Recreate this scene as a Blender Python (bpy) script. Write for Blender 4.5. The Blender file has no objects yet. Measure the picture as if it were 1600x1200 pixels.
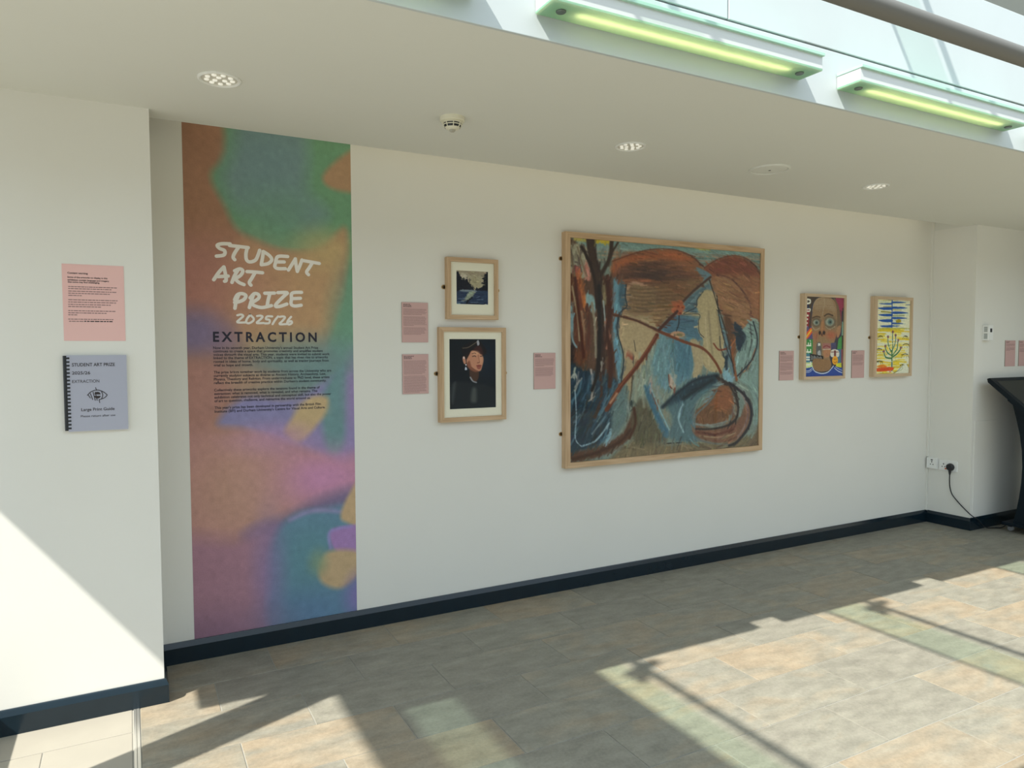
import bpy, bmesh, math, random
import numpy as np
from mathutils import Matrix, Vector

random.seed(7); RNG = np.random.default_rng(5)
SC = bpy.context.scene
COL = SC.collection

# ------------------------------------------------------------------ camera
FPX = 1117.93                                   # focal length in pixels of a 1600 px wide frame
CAM = np.array([0.0, -3.64374, 1.46066])
RGT = np.array([0.88182, -0.47158, -0.00378]); UPV = np.array([0.0257, 0.04004, 0.99887]); FWD = np.array([0.47089, 0.88092, -0.04743])
cd = bpy.data.cameras.new('camera'); cam = bpy.data.objects.new('camera', cd); COL.objects.link(cam)
cd.sensor_width = 36; cd.lens = 36 * FPX / 1600; cd.clip_start = 0.05
cam.matrix_world = Matrix(((RGT[0], UPV[0], -FWD[0], CAM[0]), (RGT[1], UPV[1], -FWD[1], CAM[1]), (RGT[2], UPV[2], -FWD[2], CAM[2]), (0, 0, 0, 1)))
SC.camera = cam
def ray(u, v): return FWD + (u - 800) / FPX * RGT - (v - 600) / FPX * UPV
def onY(u, v, Y):                                # the point of the plane y = Y that a photo measurement refers to
    d = ray(u, v); return CAM + d * (Y - CAM[1]) / d[1]
def onX(u, v, X):
    d = ray(u, v); return CAM + d * (X - CAM[0]) / d[0]

# ------------------------------------------------------------------ world, sun, exposure
w = bpy.data.worlds.new('sky'); SC.world = w; w.use_nodes = True
bg = w.node_tree.nodes['Background']; bg.inputs[0].default_value = (0.73, 0.87, 1.0, 1); bg.inputs[1].default_value = 1.6
sd = bpy.data.lights.new('sun', 'SUN'); sun = bpy.data.objects.new('sun', sd); COL.objects.link(sun)
sd.energy = 7.9; sd.angle = math.radians(0.53); sd.color = (1.0, 0.965, 0.90)
SX, SY = 0.765, 0.3066                           # sunlight travels (SX, SY, -1)
sun.rotation_euler = Vector((SX, SY, -1)).to_track_quat('-Z', 'Y').to_euler(); sun.location = (-4, -4, 8)
SC.view_settings.view_transform = 'Standard'; SC.view_settings.look = 'None'
SC.view_settings.gamma = 1; SC.view_settings.use_curve_mapping = False; SC.view_settings.exposure = 0.13

# ------------------------------------------------------------------ helpers
LOC = {}
class MB:
    def __init__(s): s.v = []; s.f = []
    def add(s, vs, fs):
        n = len(s.v); s.v += [tuple(map(float, p)) for p in vs]; s.f += [tuple(i + n for i in f) for f in fs]; return s
    def box(s, x0, x1, y0, y1, z0, z1, b=0.0):
        if b <= 0:
            vs = [(x, y, z) for x in (x0, x1) for y in (y0, y1) for z in (z0, z1)]
            return s.add(vs, [(0, 1, 3, 2), (4, 6, 7, 5), (0, 4, 5, 1), (2, 3, 7, 6), (0, 2, 6, 4), (1, 5, 7, 3)])
        bm = bmesh.new(); bmesh.ops.create_cube(bm, size=1)
        for q in bm.verts: q.co = Vector(((x0 + x1) / 2 + q.co.x * (x1 - x0), (y0 + y1) / 2 + q.co.y * (y1 - y0), (z0 + z1) / 2 + q.co.z * (z1 - z0)))
        bmesh.ops.bevel(bm, geom=bm.edges[:], offset=b, segments=2, profile=0.6, affect='EDGES')
        return s.bm(bm)
    def bm(s, bm):
        bm.verts.index_update(); s.add([q.co[:] for q in bm.verts], [[q.index for q in f.verts] for f in bm.faces]); bm.free(); return s
    def prism(s, poly, a0, a1, axis='y'):
        n = len(poly)
        def P(p, a): return {'y': (p[0], a, p[1]), 'x': (a, p[0], p[1]), 'z': (p[0], p[1], a)}[axis]
        vs = [P(p, a0) for p in poly] + [P(p, a1) for p in poly]
        fs = [tuple(range(n)), tuple(range(2 * n - 1, n - 1, -1))] + [(i, i + n, (i + 1) % n + n, (i + 1) % n) for i in range(n)]
        return s.add(vs, fs)
    def tube(s, path, r, n=12, cap=True):
        path = [Vector(p) for p in path]; rs = r if isinstance(r, (list, tuple)) else [r] * len(path)
        prev = None; rings = []
        for i, p in enumerate(path):
            t = (path[min(i + 1, len(path) - 1)] - path[max(i - 1, 0)]).normalized()
            if prev is None: a = t.orthogonal().normalized()
            else: a = (prev - t * prev.dot(t)).normalized()
            prev = a; b = t.cross(a)
            rings.append([p + (a * math.cos(2 * math.pi * k / n) + b * math.sin(2 * math.pi * k / n)) * rs[i] for k in range(n)])
        vs = [q for R_ in rings for q in R_]; fs = []
        for i in range(len(rings) - 1):
            for k in range(n): fs.append((i * n + k, i * n + (k + 1) % n, (i + 1) * n + (k + 1) % n, (i + 1) * n + k))
        if cap: fs += [tuple(range(n - 1, -1, -1)), tuple(range((len(rings) - 1) * n, len(rings) * n))]
        return s.add(vs, fs)
    def lathe(s, prof, c, axis=(0, 0, 1), n=32, a0=0, a1=2 * math.pi):
        ax = Vector(axis).normalized(); a = ax.orthogonal().normalized(); b = ax.cross(a); c = Vector(c); full = abs(a1 - a0 - 2 * math.pi) < 1e-6
        m = n if full else n + 1
        vs = []
        for (r, h) in prof:
            for k in range(m):
                t = a0 + (a1 - a0) * k / n; vs.append(c + ax * h + (a * math.cos(t) + b * math.sin(t)) * r)
        fs = []
        for i in range(len(prof) - 1):
            for k in range(n):
                k2 = (k + 1) % m; fs.append((i * m + k, i * m + k2, (i + 1) * m + k2, (i + 1) * m + k))
        return s.add(vs, fs)
    def disc(s, c, r, normal, n=20):
        ax = Vector(normal).normalized(); a = ax.orthogonal().normalized(); b = ax.cross(a); c = Vector(c)
        return s.add([c + (a * math.cos(2 * math.pi * k / n) + b * math.sin(2 * math.pi * k / n)) * r for k in range(n)], [tuple(range(n))])

def obj(name, mb, mat, parent=None, smooth=False, **props):
    o = LOC.get(parent.name, (0, 0, 0)) if parent else (0, 0, 0)
    me = bpy.data.meshes.new(name)
    me.from_pydata([(x - o[0], y - o[1], z - o[2]) for x, y, z in mb.v], [], mb.f)
    bm = bmesh.new(); bm.from_mesh(me); bmesh.ops.recalc_face_normals(bm, faces=bm.faces[:]); bm.to_mesh(me); bm.free()
    if smooth:
        me.polygons.foreach_set('use_smooth', [True] * len(me.polygons))
        me.set_sharp_from_angle(angle=math.radians(38))
    ob = bpy.data.objects.new(name, me); COL.objects.link(ob)
    for m in (mat if isinstance(mat, (list, tuple)) else [mat]): me.materials.append(m)
    if parent: ob.parent = parent
    LOC[ob.name] = o
    for k, v in props.items(): ob[k] = v
    return ob
def thing(name, loc, label, category, group=None):
    e = bpy.data.objects.new(name, None); COL.objects.link(e); e.location = loc; e.empty_display_size = 0.1
    LOC[e.name] = tuple(loc); e['label'] = label; e['category'] = category
    if group: e['group'] = group
    return e
def tag(o, label, category, group=None):
    o['label'] = label; o['category'] = category
    if group: o['group'] = group
    return o
def struct(name, mb, mat, parent=None, **k):
    o = obj(name, mb, mat, parent, **k)
    if parent is None: o['kind'] = 'structure'
    return o

def lin(c):
    c = np.asarray(c, float) / 255.0
    return np.where(c <= 0.04045, c / 12.92, ((c + 0.055) / 1.055) ** 2.4)
def mat(name, rgb, rough=0.6, spec=0.5, metal=0.0, emit=None, estr=0.0, srgb=False, noise=0.0, nscale=8.0, bump=0.0, bscale=60.0, trans=0.0):
    m = bpy.data.materials.new(name); m.use_nodes = True; nt = m.node_tree; b = nt.nodes['Principled BSDF']
    c = tuple(lin(rgb)) if srgb else tuple(rgb)
    b.inputs['Base Color'].default_value = (*c, 1); b.inputs['Roughness'].default_value = rough; b.inputs['Metallic'].default_value = metal
    b.inputs['Specular IOR Level'].default_value = spec; b.inputs['Transmission Weight'].default_value = trans
    if emit: b.inputs['Emission Color'].default_value = (*emit, 1); b.inputs['Emission Strength'].default_value = estr
    tc = nt.nodes.new('ShaderNodeTexCoord')
    if noise > 0:
        n = nt.nodes.new('ShaderNodeTexNoise'); n.inputs['Scale'].default_value = nscale; n.inputs['Detail'].default_value = 5
        nt.links.new(tc.outputs['Object'], n.inputs['Vector'])
        r = nt.nodes.new('ShaderNodeMapRange'); r.inputs[3].default_value = 1 - noise; r.inputs[4].default_value = 1 + noise
        nt.links.new(n.outputs['Fac'], r.inputs[0])
        mx = nt.nodes.new('ShaderNodeVectorMath'); mx.operation = 'SCALE'; mx.inputs[0].default_value = c
        nt.links.new(r.outputs[0], mx.inputs['Scale']); nt.links.new(mx.outputs[0], b.inputs['Base Color'])
    if bump > 0:
        n2 = nt.nodes.new('ShaderNodeTexNoise'); n2.inputs['Scale'].default_value = bscale; n2.inputs['Detail'].default_value = 4
        nt.links.new(tc.outputs['Object'], n2.inputs['Vector'])
        bp = nt.nodes.new('ShaderNodeBump'); bp.inputs['Strength'].default_value = bump; bp.inputs['Distance'].default_value = 0.002
        nt.links.new(n2.outputs['Fac'], bp.inputs['Height']); nt.links.new(bp.outputs[0], b.inputs['Normal'])
    return m
def wood_mat(name, c1, c2, axis='z'):
    m = bpy.data.materials.new(name); m.use_nodes = True; nt = m.node_tree; b = nt.nodes['Principled BSDF']; b.inputs['Roughness'].default_value = 0.5
    tc = nt.nodes.new('ShaderNodeTexCoord'); mp = nt.nodes.new('ShaderNodeMapping')
    mp.inputs['Scale'].default_value = {'z': (60, 60, 3), 'x': (3, 60, 60)}[axis]
    n = nt.nodes.new('ShaderNodeTexNoise'); n.inputs['Scale'].default_value = 1.6; n.inputs['Detail'].default_value = 6
    rp = nt.nodes.new('ShaderNodeValToRGB'); rp.color_ramp.elements[0].position = 0.3; rp.color_ramp.elements[1].position = 0.72
    rp.color_ramp.elements[0].color = (*c1, 1); rp.color_ramp.elements[1].color = (*c2, 1)
    nt.links.new(tc.outputs['Object'], mp.inputs[0]); nt.links.new(mp.outputs[0], n.inputs['Vector']); nt.links.new(n.outputs['Fac'], rp.inputs[0]); nt.links.new(rp.outputs[0], b.inputs['Base Color'])
    return m
def art_mat(name, rough=0.6, grain=0.0, gscale=90):
    m = bpy.data.materials.new(name); m.use_nodes = True; nt = m.node_tree; b = nt.nodes['Principled BSDF']; b.inputs['Roughness'].default_value = rough
    b.inputs['Specular IOR Level'].default_value = 0.25
    a = nt.nodes.new('ShaderNodeAttribute'); a.attribute_name = 'paint'
    if grain:
        tc = nt.nodes.new('ShaderNodeTexCoord'); n = nt.nodes.new('ShaderNodeTexNoise'); n.inputs['Scale'].default_value = gscale; n.inputs['Detail'].default_value = 6
        n.inputs['Roughness'].default_value = 0.7
        nt.links.new(tc.outputs['Object'], n.inputs['Vector'])
        r = nt.nodes.new('ShaderNodeMapRange'); r.inputs[1].default_value = 0.25; r.inputs[2].default_value = 0.75; r.inputs[3].default_value = 1 - grain; r.inputs[4].default_value = 1 + grain
        nt.links.new(n.outputs['Fac'], r.inputs[0])
        mx = nt.nodes.new('ShaderNodeVectorMath'); mx.operation = 'SCALE'; nt.links.new(a.outputs['Color'], mx.inputs[0]); nt.links.new(r.outputs[0], mx.inputs['Scale']); nt.links.new(mx.outputs[0], b.inputs['Base Color'])
        bp = nt.nodes.new('ShaderNodeBump'); bp.inputs['Strength'].default_value = 0.5; bp.inputs['Distance'].default_value = 0.002; nt.links.new(n.outputs['Fac'], bp.inputs['Height']); nt.links.new(bp.outputs[0], b.inputs['Normal'])
    else: nt.links.new(a.outputs['Color'], b.inputs['Base Color'])
    return m
def glass_mat(name, tint=(1, 1, 1), ior=1.32):
    m = bpy.data.materials.new(name); m.use_nodes = True; nt = m.node_tree; nt.nodes.clear()
    o = nt.nodes.new('ShaderNodeOutputMaterial'); mx = nt.nodes.new('ShaderNodeMixShader'); f = nt.nodes.new('ShaderNodeFresnel'); f.inputs[0].default_value = ior
    t = nt.nodes.new('ShaderNodeBsdfTransparent'); t.inputs[0].default_value = (*tint, 1); g = nt.nodes.new('ShaderNodeBsdfGlossy'); g.inputs['Roughness'].default_value = 0.0
    ge = nt.nodes.new('ShaderNodeNewGeometry'); inv = nt.nodes.new('ShaderNodeMath'); inv.operation = 'SUBTRACT'; inv.inputs[0].default_value = 1.0; nt.links.new(ge.outputs['Backfacing'], inv.inputs[1])
    mu = nt.nodes.new('ShaderNodeMath'); mu.operation = 'MULTIPLY'; nt.links.new(f.outputs[0], mu.inputs[0]); nt.links.new(inv.outputs[0], mu.inputs[1])
    nt.links.new(mu.outputs[0], mx.inputs[0]); nt.links.new(t.outputs[0], mx.inputs[1]); nt.links.new(g.outputs[0], mx.inputs[2]); nt.links.new(mx.outputs[0], o.inputs[0])
    return m

# ------------------------------------------------------------------ materials
M = {}
M['wall'] = mat('wall_paint', (0.765, 0.75, 0.685), 0.75, 0.3, noise=0.02, nscale=3, bump=0.08, bscale=220)
M['ceil'] = mat('ceiling_paint', (0.70, 0.70, 0.64), 0.8, 0.3, noise=0.015, nscale=2)
M['base'] = mat('baseboard_paint', (0.006, 0.016, 0.024), 0.18, 0.45, noise=0.2, nscale=12)
M['fascia'] = mat('fascia_paint', (0.53, 0.575, 0.575), 0.45, 0.4, noise=0.04, nscale=5)
M['dark'] = mat('dark_gap', (0.05, 0.055, 0.055), 0.8)
M['grout'] = mat('grout', (0.30, 0.29, 0.25), 0.9)
M['porc'] = mat('porcelain_tile', (0.33, 0.305, 0.25), 0.55, noise=0.10, nscale=6)
M['steel'] = mat('steel', (0.55, 0.55, 0.53), 0.3, metal=1.0)
M['strip'] = mat('aluminium_strip', (0.75, 0.72, 0.65), 0.3, metal=0.8)
M['tube'] = mat('grey_tube_paint', (0.13, 0.125, 0.11), 0.55)
M['white'] = mat('white_plastic', (0.82, 0.82, 0.78), 0.35)
M['cream'] = mat('cream_plastic', (0.74, 0.71, 0.56), 0.4)
M['black'] = mat('black_plastic', (0.012, 0.014, 0.016), 0.45)
M['kiosk'] = mat('kiosk_paint', (0.004, 0.010, 0.015), 0.4, 0.22, noise=0.1)
M['screen'] = mat('kiosk_screen', (0.02, 0.022, 0.02), 0.12)
M['brass'] = mat('brass', (0.55, 0.36, 0.14), 0.35, metal=0.9)
M['screw'] = mat('screw', (0.12, 0.10, 0.07), 0.4, metal=0.8)
M['oak_z'] = wood_mat('oak_upright', (0.45, 0.29, 0.155), (0.62, 0.44, 0.27), 'z')
M['oak_x'] = wood_mat('oak_crossways', (0.45, 0.29, 0.155), (0.62, 0.44, 0.27), 'x')
M['ash_z'] = wood_mat('pale_wood_upright', (0.50, 0.36, 0.22), (0.66, 0.50, 0.33), 'z')
M['ash_x'] = wood_mat('pale_wood_crossways', (0.50, 0.36, 0.22), (0.66, 0.50, 0.33), 'x')
M['mount'] = mat('mount_board', (0.83, 0.80, 0.64), 0.8)
M['glass'] = glass_mat('picture_glass')
M['pink'] = mat('pink_card', (0.60, 0.385, 0.355), 0.75, noise=0.03)
M['pinkpaper'] = mat('pink_paper', (0.80, 0.50, 0.46), 0.75, noise=0.03)
M['foam'] = mat('card_core', (0.25, 0.21, 0.16), 0.8)
M['ink'] = mat('black_ink', (0.03, 0.022, 0.022), 0.7)
M['greyink'] = mat('small_print', (0.27, 0.165, 0.155), 0.75)
M['navyink'] = mat('navy_ink', (0.012, 0.010, 0.025), 0.6)
M['letter'] = mat('white_lettering', (0.84, 0.79, 0.71), 0.6)
M['cover'] = mat('booklet_cover', (0.42, 0.43, 0.51), 0.3, 0.6)
M['page'] = mat('page_block', (0.75, 0.75, 0.72), 0.8)
M['red'] = mat('red_switch', (0.5, 0.09, 0.03), 0.4)
M['fixtop'] = mat('fixture_glass_edge', (0.50, 0.80, 0.64), 0.15, trans=0.25)
M['fixbody'] = mat('fixture_body', (0.60, 0.62, 0.60), 0.25)
M['lamp'] = mat('lamp_tube', (1, 0.95, 0.7), 0.5, emit=(1.0, 0.87, 0.62), estr=7.0)
M['led'] = mat('led_lens', (0.9, 0.9, 0.85), 0.2, emit=(1.0, 0.96, 0.82), estr=0.28)
M['reflector'] = mat('downlight_reflector', (0.68, 0.66, 0.58), 0.3)
m = bpy.data.materials.new('frosted_green_glass'); m.use_nodes = True; nt = m.node_tree; nt.nodes.clear()
o_ = nt.nodes.new('ShaderNodeOutputMaterial'); a1 = nt.nodes.new('ShaderNodeMixShader'); a1.inputs[0].default_value = 0.45
tl = nt.nodes.new('ShaderNodeBsdfTranslucent'); tl.inputs[0].default_value = (0.86, 0.90, 0.70, 1)
df = nt.nodes.new('ShaderNodeBsdfPrincipled'); df.inputs['Base Color'].default_value = (0.33, 0.68, 0.52, 1); df.inputs['Roughness'].default_value = 0.15
nt.links.new(tl.outputs[0], a1.inputs[1]); nt.links.new(df.outputs[0], a1.inputs[2]); nt.links.new(a1.outputs[0], o_.inputs[0])
M['frost'] = m
M['finglass'] = glass_mat('green_fin_glass', (0.85, 0.93, 0.87))

def tile_mat():
    m = bpy.data.materials.new('stone_tile'); m.use_nodes = True; nt = m.node_tree; L = nt.links; b = nt.nodes['Principled BSDF']
    b.inputs['Roughness'].default_value = 0.5; b.inputs['Specular IOR Level'].default_value = 0.35
    tc = nt.nodes.new('ShaderNodeTexCoord'); oi = nt.nodes.new('ShaderNodeObjectInfo')
    cb = nt.nodes.new('ShaderNodeCombineXYZ'); sc = nt.nodes.new('ShaderNodeMath'); sc.operation = 'MULTIPLY'; sc.inputs[1].default_value = 40
    L.new(oi.outputs['Random'], sc.inputs[0]); L.new(sc.outputs[0], cb.inputs[2])
    ad = nt.nodes.new('ShaderNodeVectorMath'); L.new(tc.outputs['Object'], ad.inputs[0]); L.new(cb.outputs[0], ad.inputs[1])
    mp = nt.nodes.new('ShaderNodeMapping'); mp.inputs['Scale'].default_value = (1.0, 2.2, 1); L.new(ad.outputs[0], mp.inputs[0])
    n1 = nt.nodes.new('ShaderNodeTexNoise'); n1.inputs['Scale'].default_value = 3.0; n1.inputs['Detail'].default_value = 6; n1.inputs['Distortion'].default_value = 0.6; L.new(mp.outputs[0], n1.inputs['Vector'])
    r2 = nt.nodes.new('ShaderNodeMath'); r2.operation = 'MULTIPLY_ADD'; r2.inputs[1].default_value = 0.62; L.new(oi.outputs['Random'], r2.inputs[0])
    s1 = nt.nodes.new('ShaderNodeMath'); s1.operation = 'MULTIPLY_ADD'; s1.inputs[1].default_value = 1.35; s1.inputs[2].default_value = -0.48; L.new(n1.outputs['Fac'], s1.inputs[0]); L.new(s1.outputs[0], r2.inputs[2])
    rp = nt.nodes.new('ShaderNodeValToRGB'); e = rp.color_ramp.elements
    e[0].position = 0.20; e[0].color = (0.222, 0.208, 0.166, 1); e[1].position = 0.92; e[1].color = (0.29, 0.235, 0.162, 1)
    q = e.new(0.50); q.color = (0.235, 0.222, 0.176, 1); q = e.new(0.68); q.color = (0.262, 0.228, 0.168, 1)
    L.new(r2.outputs[0], rp.inputs[0])
    n2 = nt.nodes.new('ShaderNodeTexNoise'); n2.inputs['Scale'].default_value = 75; n2.inputs['Detail'].default_value = 8; n2.inputs['Roughness'].default_value = 0.75; L.new(ad.outputs[0], n2.inputs['Vector'])
    n3 = nt.nodes.new('ShaderNodeTexNoise'); n3.inputs['Scale'].default_value = 9; n3.inputs['Detail'].default_value = 6; L.new(mp.outputs[0], n3.inputs['Vector'])
    mu = nt.nodes.new('ShaderNodeMath'); mu.operation = 'ADD'; L.new(n2.outputs['Fac'], mu.inputs[0]); L.new(n3.outputs['Fac'], mu.inputs[1])
    mr = nt.nodes.new('ShaderNodeMapRange'); mr.inputs[1].default_value = 0.6; mr.inputs[2].default_value = 1.4; mr.inputs[3].default_value = 0.70; mr.inputs[4].default_value = 1.34; L.new(mu.outputs[0], mr.inputs[0])
    vm = nt.nodes.new('ShaderNodeVectorMath'); vm.operation = 'SCALE'; L.new(rp.outputs[0], vm.inputs[0]); L.new(mr.outputs[0], vm.inputs['Scale']); L.new(vm.outputs[0], b.inputs['Base Color'])
    bp = nt.nodes.new('ShaderNodeBump'); bp.inputs['Strength'].default_value = 0.25; bp.inputs['Distance'].default_value = 0.004; L.new(mu.outputs[0], bp.inputs['Height']); L.new(bp.outputs[0], b.inputs['Normal'])
    return m
M['tile'] = tile_mat()
def far_floor_mat():
    m = bpy.data.materials.new('stone_floor_far'); m.use_nodes = True; nt = m.node_tree; b = nt.nodes['Principled BSDF']; b.inputs['Roughness'].default_value = 0.5
    tc = nt.nodes.new('ShaderNodeTexCoord'); br = nt.nodes.new('ShaderNodeTexBrick'); br.inputs['Scale'].default_value = 1.0
    br.inputs['Brick Width'].default_value = 0.592; br.inputs['Row Height'].default_value = 0.2855; br.inputs['Mortar Size'].default_value = 0.002
    br.inputs['Color1'].default_value = (0.25, 0.25, 0.21, 1); br.inputs['Color2'].default_value = (0.30, 0.26, 0.20, 1); br.inputs['Mortar'].default_value = (0.33, 0.31, 0.27, 1)
    nt.links.new(tc.outputs['Object'], br.inputs['Vector']); nt.links.new(br.outputs['Color'], b.inputs['Base Color'])
    return m
M['floorfar'] = far_floor_mat()

# ------------------------------------------------------------------ setting
ZC = 2.434                                       # ceiling height
PXL, PYL = 0.095, -0.38                          # corner of the left wall that stands forward
PXR, PYR = 5.92, -0.357                          # corner of the pillar on the right
FY = -1.67                                       # front of the ceiling and the fascia above it
TX0, TX1, TY0 = 0.002, 8.0, -3.76                # tiled area built tile by tile
GR = 0.0025
fl = MB(); fl.box(-9, 10, -12, 0.3, -0.12, -GR)
floor = struct('floor', fl, M['grout'])
ff = MB()
for (x0, x1, y0, y1) in ((-9, 10, -12, TY0), (TX1, 10, TY0, 0.02), (-9, -1.50, TY0, -0.39)): ff.box(x0, x1, y0, y1, -GR, 0)
obj('floor_beyond', ff, M['floorfar'], floor)

def clip_tile(x0, x1, y0, y1, material, g=0.0021, dz=0.0):
    x0 += g; x1 -= g; y0 += g; y1 -= g; b = 0.0012
    cx, cy = (x0 + x1) / 2, (y0 + y1) / 2
    hx, hy = (x1 - x0) / 2, (y1 - y0) / 2
    key = (round(hx, 4), round(hy, 4), material.name)
    if key not in TM:
        me = bpy.data.meshes.new('tile')
        vs = [(sx * hx, sy * hy, -GR) for sx, sy in ((-1, -1), (1, -1), (1, 1), (-1, 1))] + [(sx * hx, sy * hy, -b) for sx, sy in ((-1, -1), (1, -1), (1, 1), (-1, 1))] + [(sx * (hx - b), sy * (hy - b), 0) for sx, sy in ((-1, -1), (1, -1), (1, 1), (-1, 1))]
        fs = [(3, 2, 1, 0), (8, 9, 10, 11)] + [(i, (i + 1) % 4, (i + 1) % 4 + 4, i + 4) for i in range(4)] + [(i + 4, (i + 1) % 4 + 4, (i + 1) % 4 + 8, i + 8) for i in range(4)]
        me.from_pydata(vs, [], fs); me.materials.append(material); TM[key] = me
    o = bpy.data.objects.new('tile', TM[key]); COL.objects.link(o); o.location = (cx, cy, dz); o.parent = floor
TM = {}
rows = [-0.018 + 0.2835 * 0, -0.300, -0.578, -0.868, -1.155, -1.434, -1.720, -2.009, -2.295, -2.581, -2.867, -3.153, -3.439, -3.76]
offs = [0.56, 0.295, 0.61, 0.33, 0.64, 0.385, 0.69, 0.40, 0.62, 0.33, 0.65, 0.36, 0.66]
for r in range(len(rows) - 1):
    y1, y0 = rows[r], rows[r + 1]
    if r == 0: y1 = 0.0
    xs = [TX0] + [offs[r] + 0.592 * k for k in range(14) if TX0 + 0.05 < offs[r] + 0.592 * k < TX1 - 0.05] + [TX1]
    for a, b_ in zip(xs[:-1], xs[1:]): clip_tile(a, b_, y0, y1, M['tile'], dz=random.uniform(-0.0004, 0.0002))
ys = [-0.39, -0.590, -0.875, -1.16, -1.45, -1.735, -2.02, -2.31, -2.6, -2.89, -3.18, -3.47, -3.76]
for r in range(len(ys) - 1):
    xs = [-0.024 - 0.29 * ((r % 2) * 1.0) - 0.0] + [-0.024 - 0.29 - 0.58 * k - 0.29 * (r % 2) for k in range(3)]
    xs = [-0.024] + [x for x in sorted({-0.314 - 0.58 * k - (0.29 if r % 2 == 0 else 0.0) for k in range(3)}, reverse=True) if x > -1.46] + [-1.50]
    for a, b_ in zip(xs[1:], xs[:-1]): clip_tile(a, b_, ys[r + 1], ys[r], M['porc'])
struct('trim_2', MB().box(-0.021, -0.012, TY0, PYL - 0.016, -GR, 0.0012).box(-0.010, 0.0, TY0, PYL - 0.016, -GR, 0.0012), M['strip'])

struct('wall_back', MB().box(PXL - 0.1, PXR + 0.1, 0.0, 0.15, 0, 2.62), M['wall'])
struct('wall_left', MB().box(-4.2, PXL, PYL, 0.15, 0, ZC), M['wall'])
struct('wall_right', MB().box(PXR, 10, PYR, 0.15, 0, ZC), M['wall'])
struct('trim_4', MB().box(5.955, 6.30, PYR - 0.003, PYR, 0.115, 0.878).box(5.957, 6.262, PYR - 0.0042, PYR - 0.003, 0.870, 0.876), M['wall'])
ce = MB().prism([(-1.65, -1.27), (-1.12, -1.27), (-1.12, FY + 0.012), (10, FY + 0.012), (10, 0.15), (PXR, 0.15), (PXR, -0.26), (PXL - 0.04, -0.26), (PXL - 0.04, 0.15), (-1.65, 0.15)], ZC, 2.62, 'z')
ce.box(PXL - 0.1, PXR + 0.1, -0.28, 0.15, 2.621, 2.70)
struct('ceiling', ce, M['ceil'])

def skirting(name, pts, h=0.099, t=0.016):
    """pts: wall foot line in plan, room on the right-hand side; a chamfered board is swept along it with mitred corners"""
    prof = [(0, 0), (t, 0), (t, h - 0.024), (t - 0.008, h - 0.004), (t - 0.010, h), (0, h)]
    P = [Vector(p) for p in pts]; n = len(P); rings = []
    for i in range(n):
        ns = []
        for a, b in ((i - 1, i), (i, i + 1)):
            if 0 <= a and b < n:
                d = (P[b] - P[a]).normalized(); ns.append(Vector((d.y, -d.x)))
        mt = ns[0] if len(ns) == 1 else (ns[0] + ns[1]) / (1 + ns[0].dot(ns[1]))
        rings.append([(P[i].x + mt.x * o, P[i].y + mt.y * o, z) for o, z in prof])
    mb = MB(); k = len(prof)
    mb.add([q for r in rings for q in r], [(i * k + j, i * k + (j + 1) % k, (i + 1) * k + (j + 1) % k, (i + 1) * k + j) for i in range(n - 1) for j in range(k)] + [tuple(range(k)), tuple(range((n - 1) * k, n * k))])
    return struct(name, mb, M['base'])
skirting('baseboard_left', [(-4.2, PYL), (PXL, PYL), (PXL, -0.016)])
skirting('baseboard_back', [(PXL, 0), (PXR, 0)])
skirting('baseboard_right', [(PXR, -0.016), (PXR, PYR), (10, PYR)])

# fascia: panels with recessed joints above the ceiling edge, a ledge, and the shaded recess over it
fa = struct('trim_1', MB().box(-1.12, 10, FY + 0.012, -1.50, ZC + 0.001, 3.08).box(-1.12, 10, -1.5, -1.2, 3.0, 3.08), M['dark'])
seams = [-1.12, -0.45, 1.95, 4.35, 6.75, 10]
obj('lower_panel', MB().box(-1.12, 10, FY, FY + 0.0125, ZC - 0.001, 2.652, 0.002), M['fascia'], fa)
for a, b_ in zip(seams[:-1], seams[1:]): obj('upper_panel', MB().box(a + 0.003, b_ - 0.003, FY - 0.002, FY + 0.0125, 2.659, 3.082, 0.002), M['fascia'], fa)
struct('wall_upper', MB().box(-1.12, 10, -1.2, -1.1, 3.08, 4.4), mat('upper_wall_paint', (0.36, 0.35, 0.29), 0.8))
struct('ceiling_shade', MB().box(-1.7, 10, FY, 0.15, 4.4, 4.6), M['ceil'])  # unseen slab, added to keep the wall above the fascia in shade
struct('wall_front', MB().box(-9, 10, -12.1, -12, 0, 4.4), mat('far_wall_paint', (0.16, 0.16, 0.15), 0.8))
struct('wall_shade', MB().box(6.98, 7.10, -3.0, PYR, 0, ZC), mat('shade_wall_paint', (0.30, 0.30, 0.27), 0.8))  # unseen partition, added to keep light off the front of the right pillar
struct('wall_end', MB().box(9.9, 10, -12, -0.3, 0, 4.4), mat('end_wall_paint', (0.20, 0.20, 0.19), 0.8))

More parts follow.
